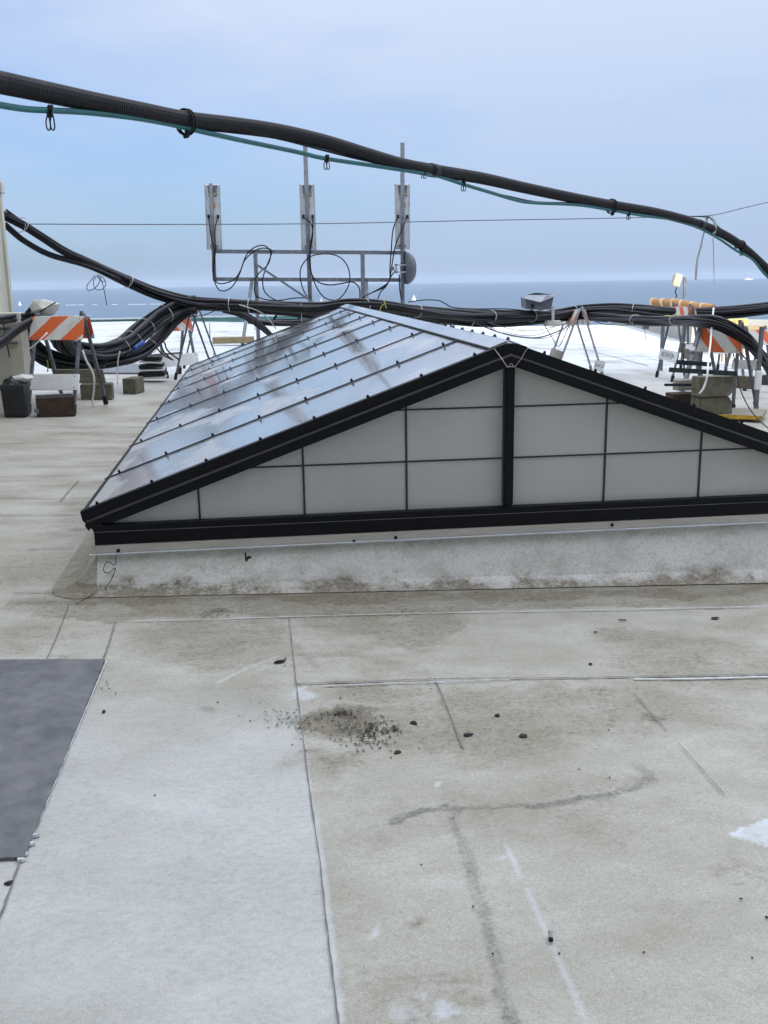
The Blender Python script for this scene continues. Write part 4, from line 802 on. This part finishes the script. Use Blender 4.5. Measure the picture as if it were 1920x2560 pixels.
# blue-black tangle beneath the sag
wire('tangled black wires under the sagging bundle',[(385,870,15.8),(400,860,15.8),(410,880,15.9),(425,895,16),(432,900,16),(405,885,15.9),(390,862,15.8),(410,855,15.9),(418,875,15.9),(448,900,16)],.012)
# foot of the right hand bundle
q=G(1908,960); t=thing('rubber_base','black rubber base under the cables at the right edge','cable base',(q.x,q.y,gz(q.x))); bm=bmesh.new(); frustum(bm,.42,.4,.22,.2,0,.16); link('base_body',bmfin(bm,'b'),'rubber',t)
# ------------------------------------------------------------------ OVERHEAD HOSE, TEAL CABLE
def dq(l): return [(x*K,y*K) for x,y in l]
hose=dq([(-60,166),(0,178),(100,199),(200,220),(300,240),(400,259),(500,270),(600,284),(700,306),(800,336),(870,356),(935,368),(1040,385),(1130,405),(1230,426),(1320,443),(1420,460),(1500,481),(1560,505),(1610,538),(1659,583),(1700,625)])
def ydep(x): # distance (Y) of the hose along its run
    return np.interp(x/K,[-60,0,300,600,900,1150,1400,1600,1700],[3.3,3.45,4.1,4.9,5.7,6.6,7.4,8.3,8.8])
hp=[at(x,y,ydep(x)) for x,y in hose]; base=hp[8].copy()
t=thing('overhead_hose','long black corrugated cable hose hanging across the sky','hose',base)
path=smoothpath([p-base for p in hp],.0032); hr=.0345
bm=bmesh.new(); tube(bm,path,lambda i:hr+(.0010 if (i%4)<2 else -.0010),14); link('hose_body',bmfin(bm,'h'),'hose',t,False)
def near(px):
    q=min(range(len(path)),key=lambda i:abs(proj(path[i]+base)[0]-px)); return path[q],(path[min(q+5,len(path)-1)]-path[max(q-5,0)]).normalized()
def proj(p): d=p-EYE; return 960+F*d.dot(CR)/d.dot(fw),1280-F*d.dot(CU)/d.dot(fw)
for px,down in((402,1),(935,0),(1322,1),(1600,1),(1512,0)):
    p,d=near(px*K)
    if px in(935,1512):
        bm=bmesh.new(); tube(bm,[p-d*.035,p+d*.035],hr+.004,14); link('tape_band',bmfin(bm,'t'),'cable',t,True)
    else:
        bm=bmesh.new()
        for o in(-.012,.006): tube(bm,[q for q in ring_pts(p+d*o+Vector((0,0,-.008)),d,hr+.010,20,ell=1.12)],.0045,6,False)
        tube(bm,smoothpath([p+Vector((0,-.01,-hr-.01)),p+Vector((.004,-.02,-hr-.028)),p+Vector((-.012,-.015,-hr-.03))],.005),.010,8); link('strap',bmfin(bm,'t'),'rubber',t,True)
tl=dq([(-60,215),(0,227),(60,236),(120,239),(200,244),(300,256),(380,271),(430,283),(520,303),(640,328),(700,342),(800,357),(900,372),(945,380),(1000,398),(1060,416),(1110,431),(1150,438),(1250,443),(1320,454),(1390,466),(1450,474),(1500,488),(1550,514),(1590,541),(1625,560),(1650,590),(1690,630)])
tb=[at(x,y,ydep(x)-.02) for x,y in tl]; tc_=thing('teal_cable','thin teal cable hanging beneath the black corrugated hose','cable',tb[8])
tube_obj('cable_body',[p-tb[8] for p in tb],.0105,'teal',tc_,step=.03,n=10)
def clip(px,py,s=1.0):
    p=at(px,py,ydep(px)-.02)-tb[8]; bm=bmesh.new()
    tube(bm,ring_pts(p,(1,.1,-.2),.014*s,14),.006,6,False); tube(bm,ring_pts(p+Vector((.008,0,.0)),(1,.1,-.2),.014*s,14),.006,6,False)
    for o in(-.004,.010): 
        lp=[p+Vector((o,-.004,-.012)),p+Vector((o-.007,-.006,-.028*s)),p+Vector((o-.006,-.006,-.048*s)),p+Vector((o,-.006,-.054*s)),p+Vector((o+.006,-.006,-.046*s)),p+Vector((o+.005,-.004,-.026*s)),p+Vector((o+.003,-.004,-.012))]
        tube(bm,smoothpath(lp,.006),.0025,6)
    link('clip',bmfin(bm,'c'),'rubber',tc_,True)
clip(122,278,1.15); clip(815,396); clip(1157,457,.9); clip(1058,431,.6); clip(1570,534,.8); clip(1852,625,.9)
bk=dq([(560,291),(620,304),(700,325),(780,345),(850,358),(905,368),(935,374)]); kb=[at(x,y,ydep(x)-.01) for x,y in bk]
tag(tube_obj('thin_wire',kb,.005,'cable',step=.04,n=8),'thin black wire between the corrugated hose and the teal cable','wire')
bk=dq([(1040,412),(1100,424),(1160,436),(1250,440),(1360,458)]); kb=[at(x,y,ydep(x)-.0) for x,y in bk]
tag(tube_obj('thin_wire',kb,.004,'cable',step=.04,n=8),'thin dark wire close under the right half of the corrugated hose','wire')
# pale tape hanging where the steel wire meets the hose
def strip(label,pts,w,Y=8.0):
    P=smoothpath([at(x,y,Y) for x,y in pts],.03); b0=P[0]; bm=bmesh.new(); prev=None
    for i,p in enumerate(P):
        a=.6*math.sin(i*.5); s=Vector((math.cos(a),math.sin(a),0))*w/2; n=Vector((-math.sin(a),math.cos(a),0))*.001
        cur=[bm.verts.new(p-b0+q) for q in(-s-n,s-n,s+n,-s+n)]
        if prev:
            for k in range(4): bm.faces.new((prev[k],prev[(k+1)%4],cur[(k+1)%4],cur[k]))
        else: bm.faces.new(cur)
        prev=cur
    bm.faces.new(prev[::-1]); o=link('tape_strip',bmfin(bm,'s'),'rag'); o.location=b0; tag(o,label,'tape strip')
strip('ragged grey tape strip hanging below the hose at right',[(1768,545),(1765,565),(1757,592),(1752,618),(1744,645),(1741,670),(1739,700)],.018)
strip('thin white tape strip trailing from the wire at right, longer than the grey one',[(1780,540),(1786,560),(1783,590),(1784,640),(1785,690),(1785,712)],.008)
strip('short crumpled tape wrapped at the kink of the steel wire',[(1765,548),(1772,541),(1780,542),(1788,560),(1784,585)],.03)
wire('short wire stay from the tape to the hose at right',[(1730,541,8),(1760,542,8),(1775,545,8),(1800,570,8.2),(1850,605,8.4),(1880,632,8.6),(1930,670,8.8)],.0045)
# ------------------------------------------------------------------ ANTENNA FRAME
YA=26.0
an=thing('antenna_frame','galvanised pipe frame carrying three panel antennas against the sky','antenna frame',at(770,862,YA))
AB=an.location.copy()
def A(x,y,dy=0): return at(x,y,YA+dy)-AB
def abar(name,a,b,w,m='galvd',dy=0,h=None,parent=an): bm=bmesh.new(); bar(bm,A(*a,dy),A(*b,dy),w,h or w); return link(name,bmfin(bm,name),m,parent)
abar('top_rail',(529,628.5),(1015,632),.095); abar('bottom_rail',(541,698),(1008,700),.095,dy=.02)
abar('post',(638,628),(646,848),.10,dy=-.10); abar('post',(906,629),(908,760),.10,dy=-.10)
abar('back_brace',(630,703),(606,862),.09,'galvw',dy=.15); abar('back_brace',(915.6,703),(918,762),.08,'galvw',dy=.15)
abar('diagonal_brace',(636,658),(792,762),.055,dy=-.16)
for k in range(12): 
    pass
def pole(a,b,r,nm='mast'): bm=bmesh.new(); tube(bm,[A(*a,-.06),A(*b,-.06)],r,10); return link(nm,bmfin(bm,nm),'galvd',an,True)
pole((527,459),(536.5,703),.05); pole((762.5,352),(776,775),.055); pole((1006,357),(1006.5,775),.055)
PG='panel antennas on the frame'
for i,(c4,lab) in enumerate([([(510.5,461),(549.8,461),(556,625),(517,625)],'leftmost of the three panel antennas on the frame'),([(748,460),(786,460),(791.6,625),(753.6,625)],'middle one of the three panel antennas on the frame'),([(987,460),(1024.5,460),(1024.5,623.5),(988.6,623.5)],'rightmost of the three panel antennas, above the round dish')]):
    t=thing('panel_antenna',lab,'antenna',at((c4[0][0]+c4[1][0])/2,540,YA+.12),0,PG); tb_=t.location.copy()
    q=[at(x,y,YA+.06)-tb_ for x,y in c4]; bm=bmesh.new(); prism(bm,q,(0,.12,0)); bmesh.ops.bevel(bm,geom=bm.edges[:],offset=.012,segments=1,affect='EDGES'); link('antenna_body',bmfin(bm,'a'),'antback',t)
    bm=bmesh.new(); cxs=(q[0]+q[1])/2; cxb=(q[3]+q[2])/2
    for s in(0,1):
        bar(bm,(q[0] if s==0 else q[1])+Vector((.012 if s==0 else -.012,-.008,0)),(q[3] if s==0 else q[2])+Vector((.012 if s==0 else -.012,-.008,0)),.02,.02,up=Vector((0,1,0)))
    link('edge_flange',bmfin(bm,'a'),'galvw',t)
    def yel(xn,yn,w,h,m,name,dy=-.02): 
        p=at(xn,yn,YA+.05)-tb_; bm=bmesh.new(); box(bm,p+Vector((0,dy,0)),(w,.05,h),bev=.008); return link(name,bmfin(bm,name),m,t)
    x0=(c4[0][0]+c4[1][0])/2; x1=(c4[2][0]+c4[3][0])/2
    yel(x0+.5,467,.24,.07,'galvd','clamp_plate'); yel(x0-6,481,.07,.2,'galvd','clamp_arm'); yel(x0+8,481,.07,.2,'galvd','clamp_arm')
    yel(x0-7,488,.045,.05,'rope','clamp_nut',-.05); yel(x0+7,486,.045,.05,'rope','clamp_nut',-.05)
    yel(x1-1,615,.20,.07,'wood','clamp_plate',-.03); yel(x0+6,513,.045,.13,mat('amber_label',(.55,.22,.05),.6),'sticker',-.005)
    for s in(-1,1): yel((x0+x1)/2+s*11.5,542,.06,.09,'black','connector',-.03)
# dish
dc=at(1019,671,YA-.15); t=thing('dish_antenna','round grey microwave dish seen edge-on at the right end of the frame','dish',dc)
bm=bmesh.new(); ax=Vector((.97,.24,0)).normalized(); ux=Vector((-.24,.97,0)).normalized(); uz=Vector((0,0,1)); rings=[]
for rr2,dd in((.40,0),(.41,.04),(.38,.10),(.33,.16),(.2,.2),(.02,.22)): rings.append([bm.verts.new(ax*(dd-.05)+(ux*math.cos(2*PI*k/28)+uz*math.sin(2*PI*k/28))*rr2) for k in range(28)])
for a_,b_ in zip(rings,rings[1:]):
    for k in range(28): bm.faces.new((a_[k],a_[(k+1)%28],b_[(k+1)%28],b_[k]))
bm.faces.new(rings[0]); bm.faces.new(rings[-1][::-1]); link('reflector',bmfin(bm,'d'),mat('dish_grey',(.085,.095,.115),.5),t,True)
bm=bmesh.new()
for z in(-.09,.09): bar(bm,Vector((-.34,0,z)),Vector((.02,0,z)),.05,.035)
bar(bm,Vector((-.3,0,-.12)),Vector((-.3,0,.12)),.05,.05); link('mount_bracket',bmfin(bm,'d'),'galvw',t)
bm=bmesh.new(); box(bm,(-.42,-.02,0),(.12,.08,.1),bev=.01); link('feed_unit',bmfin(bm,'d'),'box',t)
# coax runs on the frame
cz=lambda zx,zy:(400+.42194*zx,340+.42194*zy)
runs=[('coax loop hanging between left antenna and first post',[(290,490),(300,580),(320,680),(312,790),(330,860),(370,875),(440,850),(480,790),(510,710),(560,660),(620,650),(655,690),(640,760),(580,820),(560,880),(575,950),(680,975),(800,960),(880,960)]),
 ('second coax loop hanging between left antenna and first post',[(340,490),(325,560),(328,680),(318,820),(340,900),(380,918),(430,890),(470,820),(500,740),(550,690),(600,665),(655,672),(660,700),(625,790),(608,860),(625,930),(690,975),(730,980)]),
 ('large round coax loop at the middle antenna',[(850,480),(895,520),(905,590),(888,700),(895,800),(930,900),(980,960),(1050,970),(1100,920),(1125,850),(1110,770),(1060,715),(980,698),(890,715),(840,770),(830,830),(845,900),(870,950)]),
 ('coax from the middle antenna sweeping right to the second post',[(905,480),(905,560),(890,660),(890,790),(930,860),(1000,882),(1070,875),(1140,865),(1180,900),(1185,960)]),
 ('coax running down from the right antenna to the cables',[(1408,480),(1380,560),(1370,680),(1362,780),(1360,850),(1320,900),(1240,935),(1190,965)]),
 ('second coax running down from the right antenna',[(1465,480),(1430,560),(1395,650),(1378,740),(1362,840),(1340,890),(1310,920),(1290,965)]),
 ('coax from the dish feed down to the cables',[(1405,785),(1370,830),(1350,870),(1290,910),(1230,940)]),
 ('short coax beside the right mast',[(1418,820),(1420,900),(1430,970)])]
for l,p in runs: wire(l,[(*cz(*q),YA-.16) for q in p],.017,'cable',name='coax_cable',cat='cable',group='coax runs on the antenna frame')
# beige timber behind rooflight
a=at(537,868,25.8); b=at(612,868,25.8); t=thing('timber_beam','pale timber sleeper lying under the antenna frame','timber',((a.x+b.x)/2,25.8,gz(a.x))); bm=bmesh.new(); box(bm,(.1,.15,.12),((b-a).length+.3,.3,.16),bev=.01); link('beam_body',bmfin(bm,'b'),'tan',t)
# ------------------------------------------------------------------ box on cables, small antenna, roll, sign
p=at(1350,765,17.6); t=thing('junction_box','open grey metal box with pale lid sitting on the cables','junction box',p)
def J(x,y,dy=0): return at(x,y,17.6+dy)-p
bm=bmesh.new(); f=[J(1314,748),J(1350,756),J(1384,742),J(1378,774),J(1350,776),J(1316,773)]
prism(bm,f,(0,.34,.03)); link('box_body',bmfin(bm,'b'),'box',t)
bm=bmesh.new(); v=[bm.verts.new(q) for q in(J(1311,746,-.03),J(1350,755,-.03),J(1387,740,-.03),J(1384,736,.42),J(1340,732,.42),J(1316,737,.42))]; bm.faces.new(v); ex=bmesh.ops.extrude_face_region(bm,geom=bm.faces[:])
for q in [g for g in ex['geom'] if isinstance(g,bmesh.types.BMVert)]: q.co.z-=.012
link('lid',bmfin(bm,'b'),'boxlid',t)
bm=bmesh.new(); c=J(1331,765,-.004); tube(bm,[c,c+Vector((0,-.01,0))],.04,12); link('knockout',bmfin(bm,'b'),'rubber',t)
p=at(1382,808,18.0); t=thing('junction_box','small pale grey box hanging under the cables near the lone barricade','junction box',p); bm=bmesh.new(); box(bm,(0,0,0),(.27,.15,.10),bev=.01); link('box_body',bmfin(bm,'b'),'dirtywhite',t); bm=bmesh.new(); bar(bm,(0,0,.05),(0,0,.32),.05,.02); link('hanger',bmfin(bm,'b'),'tie',t)
p=at(1614,815,20); t=thing('junction_box','small dark box against the sunlit parapet right of the lone barricade','junction box',p); bm=bmesh.new(); box(bm,(0,0,0),(.12,.1,.12),bev=.01); link('box_body',bmfin(bm,'b'),'galvd',t)
p=at(763,777,15.9); t=thing('junction_box','small white box clipped on the cables left of the ridge','junction box',p); bm=bmesh.new(); box(bm,(0,0,0),(.075,.05,.07),bev=.008); link('box_body',bmfin(bm,'b'),'white',t); bm=bmesh.new(); tube(bm,[Vector((-.06,0,.12)),Vector((-.06,0,-.2))],.006,6); link('wire_tail',bmfin(bm,'b'),'tie',t)
p=at(1085,806,17.9); t=thing('junction_box','dark square box at the left end of the grey board behind the ridge','junction box',p); bm=bmesh.new(); box(bm,(0,0,0),(.11,.12,.13),bev=.008); link('box_body',bmfin(bm,'b'),'galvd',t)
g_=at(1712,760,30); t=thing('small_antenna','small cream antenna box tilted on a thin pole in front of the sea','antenna',(g_.x,30,gz(12)))
def Q(x,y,dy=0): return at(x,y,30+dy)-t.location
bm=bmesh.new(); tube(bm,[Q(1709,830),Q(1712,693)],.055,8); link('pole',bmfin(bm,'p'),'galvd',t)
bm=bmesh.new(); bar(bm,Q(1696,685,-.1),Q(1687.5,716,-.1),.24,.22,bev=.04,up=Vector((0,1,0))); link('antenna_body',bmfin(bm,'p'),'beigebox',t)
bm=bmesh.new(); bar(bm,Q(1700,703,-.05),Q(1720,704,-.02),.03,.03); link('bracket',bmfin(bm,'p'),'galvd',t)
tube_obj('lead',[Q(1692,719,-.1),Q(1688,730,-.1),Q(1692,738,-.1),Q(1690,745,-.1),Q(1694,756,-.1)],.02,'cable',t,step=.1)
# wrapped roll lying over the barricade
a=at(1634,759,20.0); b=at(1784,775,18.6); base=(a+b)/2; t=thing('canvas_roll','tan canvas roll wrapped in cream webbing behind the right cables','canvas roll',base)
pa=smoothpath([a-base,(a-base)*.3+Vector((0,0,.03)),(b-base)*.4+Vector((0,0,.01)),b-base],.05); bm=bmesh.new(); tube(bm,pa,lambda i:.105*(1+.05*math.sin(i*.8)),14); link('roll_body',bmfin(bm,'r'),'canvas',t,True)
for k in range(6):
    i=int((k+.3)/6*(len(pa)-1)); d=(pa[min(i+1,len(pa)-1)]-pa[max(i-1,0)]).normalized(); d=(d+Vector((0,-.25,.75))).normalized(); bm=bmesh.new(); [tube(bm,ring_pts(pa[i]+Vector((o,0,0)),d,.109,20,ell=1.16),.0085,6,False) for o in (-.03,-.018,-.006,.006,.018,.03)]; link('webbing',bmfin(bm,'w'),'cream',t,True)
# carried on a low trestle so that it rests on something
t2=thing('roll_trestle','low timber trestle hidden under the canvas roll','trestle',(base.x,base.y,gz(base.x))); 
hh=base.z-gz(base.x)-.12
for s in(-.4,.4): bm=bmesh.new(); bar(bm,Vector((s,0,0)),Vector((s,0,hh)),.06); link('leg',bmfin(bm,'l'),'galvd',t2)
bm=bmesh.new(); bar(bm,Vector((-.6,0,hh-.03)),Vector((.6,0,hh-.03)),.08,.05); link('top_bar',bmfin(bm,'l'),'galvd',t2)
sg=at(1838,805,22); t=thing('warning_sign','narrow yellow sign with dark lettering low behind the right barricades','sign',(sg.x,22,gz(12)))
zc=sg.z-gz(12); bm=bmesh.new(); box(bm,(0,0,zc),(.62,.02,.15),bev=.004); bo=link('sign_board',bmfin(bm,'s'),mat('sign_yellow',(.55,.42,.12),.6),t)
bm=bmesh.new(); bar(bm,(-.25,.03,0),(-.25,.03,zc),.04); bar(bm,(.25,.03,0),(.25,.03,zc),.04); link('stake',bmfin(bm,'s'),'tan',t)
text_obj('AM REC',.11,'text',bo,Matrix.Translation((.05,-.0112,zc))@Matrix.Rotation(R(90),4,'X'))
# timber rail behind
p=at(1860,822,23); t=thing('timber_rail','weathered timber rail behind the yellow sign at right','rail',(p.x,23,gz(12))); zc=p.z-gz(12)
bm=bmesh.new(); bar(bm,(-.5,0,zc),(2.2,0,zc-.05),.05,.18); link('rail_board',bmfin(bm,'r'),'tan',t)
for x in(-.3,1.6): bm=bmesh.new(); bar(bm,(x,.05,0),(x,.05,zc),.08); link('rail_post',bmfin(bm,'r'),'tan',t)
# ------------------------------------------------------------------ boats and breakwater on the sea
def sea_pt(x,y): d=ray(x,y); return EYE+d*((-30-1.6)/d.z)
def sailboat(label,x,y,hp,two=True):
    p=sea_pt(x,y); D=(p-EYE).length; H_=hp/F*D; t=thing('sailboat',label,'sailboat',p,0,'sailboats on the sea')
    bm=bmesh.new(); L_=H_*.75; B=L_*.16; v=[Vector(q) for q in((-L_/2,-B*.6,0),(L_*.3,-B,0),(L_*.3,B,0),(-L_/2,B*.6,0),(-L_/2,-B*.8,H_*.1),(L_/2,-B*.15,H_*.12),(L_/2,B*.15,H_*.12),(-L_/2,B*.8,H_*.1))]; hexa(bm,v); link('hull',bmfin(bm,'h'),'hull',t)
    bm=bmesh.new(); tube(bm,[Vector((0,0,0)),Vector((0,0,H_))],H_*.012,6); link('mast',bmfin(bm,'m'),'galvw',t)
    bm=bmesh.new(); prism(bm,[Vector((-.02*L_,0,H_*.14)),Vector((-.42*L_,0,H_*.16)),Vector((-.01*L_,0,H_*.97))],(0,H_*.012,0)); link('main_sail',bmfin(bm,'s'),'sail',t)
    if two: bm=bmesh.new(); prism(bm,[Vector((.02*L_,0,H_*.12)),Vector((.45*L_,0,H_*.12)),Vector((.02*L_,0,H_*.85))],(0,H_*.012,0)); link('jib_sail',bmfin(bm,'s'),'sail',t)
sailboat('largest white sailboat, right of the antenna frame',1035,751,15)
sailboat('small faint sailboat above the cables left of the ridge',804,753,9,False)
sailboat('tiny sailboat near the second post of the frame',915,713,7,False)
sailboat('small sailboat close to the penthouse on the left',50,764,11)
def motor(label,x,y,wp,group=None):
    p=sea_pt(x,y); D=(p-EYE).length; L_=wp/F*D; t=thing('motor_boat',label,'boat',p,R(5),group); bm=bmesh.new(); hexa(bm,[Vector(q)*L_ for q in((-.5,-.1,0),(.35,-.12,0),(.35,.12,0),(-.5,.1,0),(-.5,-.11,.07),(.5,-.02,.09),(.5,.02,.09),(-.5,.11,.07))]); link('hull',bmfin(bm,'h'),'hull',t)
    bm=bmesh.new(); box(bm,Vector((-.1,0,.11))*L_,Vector((.4,.14,.08))*L_); link('cabin',bmfin(bm,'h'),'sail',t)
motor('white motor boat with a short wake above the sagging bundle',397,776,14); motor('long white ship on the horizon at right',1871,699.5,24); motor('speck of a white boat beside the dish',1047,723,6)
bm=bmesh.new()
for x0,x1 in((165,192),(196,212),(232,243),(280,296),(322,342),(345,366),(376,402)):
    x=x0
    while x<x1:
        p=sea_pt(x,764-(x-165)*.011); D=(p-EYE).length; s=1.5/F*D; box(bm,p+Vector((0,random.uniform(-8,8),.8)),(2.4/F*D,3,s*.6)); x+=2
tag(link('breakwater_foam',bmfin(bm,'f'),'foam'),'broken line of white surf on the sea at left','surf',kind='stuff')
# ------------------------------------------------------------------ DEBRIS on the roof
def chip(x,y,l,w_,lab,m='chip',rz=0,h=.006,grp=None,cat='debris',name='debris_chip'):
    p=G(x*K,y*K); bm=bmesh.new(); n=random.choice((5,6,6,7)); ptsl=[]; h=h*.6
    for k in range(n): a=2*PI*k/n; q=random.uniform(.6,1.2); ptsl.append((math.cos(a)*l/2*q,math.sin(a)*w_/2*q,0))
    prism(bm,ptsl,(0,0,h)); 
    for v in bm.verts:
        if v.co.z>h*.5: v.co.x*=.8; v.co.y*=.8; v.co.z+=random.uniform(-.3,.3)*h
    o=link(name,bmfin(bm,'c'),m); o.location=(p.x,p.y,gz(p.x)+.005); o.rotation_euler=(0,0,rz); tag(o,lab,cat,grp)
chip(605,1433,.055,.02,'oblong black chunk left of the seam above the dirt pile',rz=R(28),h=.014)
chip(617,1425,.02,.01,'small flake touching the oblong black chunk',rz=R(40))
chip(893,1564,.04,.03,'black triangular flake right of the dirt pile')
chip(1011,1590,.042,.025,'black flat shard with a greenish sheen below the diagonal seam',rz=R(5))
chip(1074,1548,.032,.024,'dark lump right of the diagonal seam'); chip(1131,1592,.04,.028,'dark nugget right of the greenish shard')
chip(858,1628,.036,.026,'dark crumb just below the dirt pile',m='chipb'); chip(1275,1437,.026,.022,'small hooked black chip on the upper right sheet',rz=R(60))
chip(1286,1368,.022,.014,'tiny black speck high on the right sheet'); chip(1345,1342,.05,.012,'dark splinter near the top of the right sheet',rz=R(-12),m='chipb')
chip(225,1540,.03,.018,'grey brown leaf flake near the grey mat',m='chipb',rz=R(80),cat='leaf',name='dry_leaf'); chip(15,1630,.045,.02,'black lump lying on the grey mat'); chip(38,1615,.03,.022,'pale pebble on the grey mat',m='blockl',h=.012,name='pebble',cat='pebble')
chip(1545,1337,.045,.03,'round brown spot of debris near the right edge',m='chipb',h=.003); chip(22,1910,.03,.02,'black crumb below the grey mat at the left edge')
p=G(1189*K,2030*K); bm=bmesh.new(); tube(bm,[Vector((-.003,-.012,.007)),Vector((.003,.014,.007))],.0055,8); t=thing('cigarette_stub','small grey brown stub lying at lower right of the trail','stub',(p.x,p.y,gz(p.x)+.005)); link('stub_body',bmfin(bm,'s'),'blockl',t)
bm=bmesh.new(); tube(bm,[Vector((-.0045,-.018,.007)),Vector((-.003,-.012,.007))],.0062,8); link('burnt_end',bmfin(bm,'s'),'chip',t)
GL='black specks scattered on the roof'; LB='tiny black speck lying on the stained white roof'
for x,y in[(910,1872),(335,1721),(1250,1665),(1317,1682),(1022,1962),(1390,2061),(1624,2073),(1065,2064),(1208,2064),(735,1510),(825,1315),(868,1323),(1655,1985),(540,1560),(650,1600),(1600,1945),(1315,1580),(470,1520),(230,1475),(250,1500),(930,1490),(660,1625),(632,1612),(845,1640),(905,1620),(615,1440)]:
    chip(x,y,random.uniform(.006,.012),random.uniform(.005,.009),LB,rz=random.random()*6,h=.004,grp=GL,name='roof_speck',cat='speck')
# loose dirt of the pile
bm=bmesh.new()
def flake(p,s):
    a=random.random()*6; v=[]
    for k in range(5): v.append(p+Vector((math.cos(a+k*1.257)*s*random.uniform(.5,1.2),math.sin(a+k*1.257)*s*.8*random.uniform(.5,1.2),.001)))
    c=bm.verts.new(p+Vector((0,0,s*.3))); vv_=[bm.verts.new(q) for q in v]
    for i in range(5): bm.faces.new((vv_[i],vv_[(i+1)%5],c))
for cx,cy,sx_,sy_,n_,sc in[(735,1550,40,14,150,.005),(770,1575,26,15,110,.005),(820,1570,28,16,150,.005),(740,1540,10,4,40,.008),(800,1580,14,8,50,.008),(845,1575,12,6,40,.007),(600,1553,34,12,60,.005),(655,1565,18,14,26,.006),(800,1603,25,10,60,.006),(1095,2100,12,40,0,.004),(905,2120,20,30,0,.003),(1060,1565,180,30,60,.0035),(450,1400,120,35,60,.003),(330,1310,80,12,40,.004),(460,1328,22,4,70,.006),(1000,1310,300,10,60,.004),(640,1268,8,4,25,.006),(690,1300,250,20,60,.004),(1000,1480,250,6,50,.004),(220,1490,20,5,10,.006)]:
    for _ in range(n_):
        x=random.gauss(cx,sx_); y=random.gauss(cy,sy_)
        if y<1262: continue
        p=G(x*K,y*K,.006)
        if p.y<4.95: flake(p,sc*random.uniform(.3,1.2))
tag(link('loose_dirt',bmfin(bm,'d'),'chipb'),'dark crumbly dirt and grit scattered over the roof','dirt',kind='stuff')
# crumbs of white membrane at the mat corner
for i,(x,y,l) in enumerate([(76,1810,'upper'),(66,1828,'middle'),(53,1850,'lower'),(45,1862,'lowest')]): chip(x,y,.03,.022,f'{l} white crumb of torn membrane along the corner of the grey mat',m='lip',h=.012,grp='white crumbs at the mat corner',name='membrane_crumb',cat='crumb')
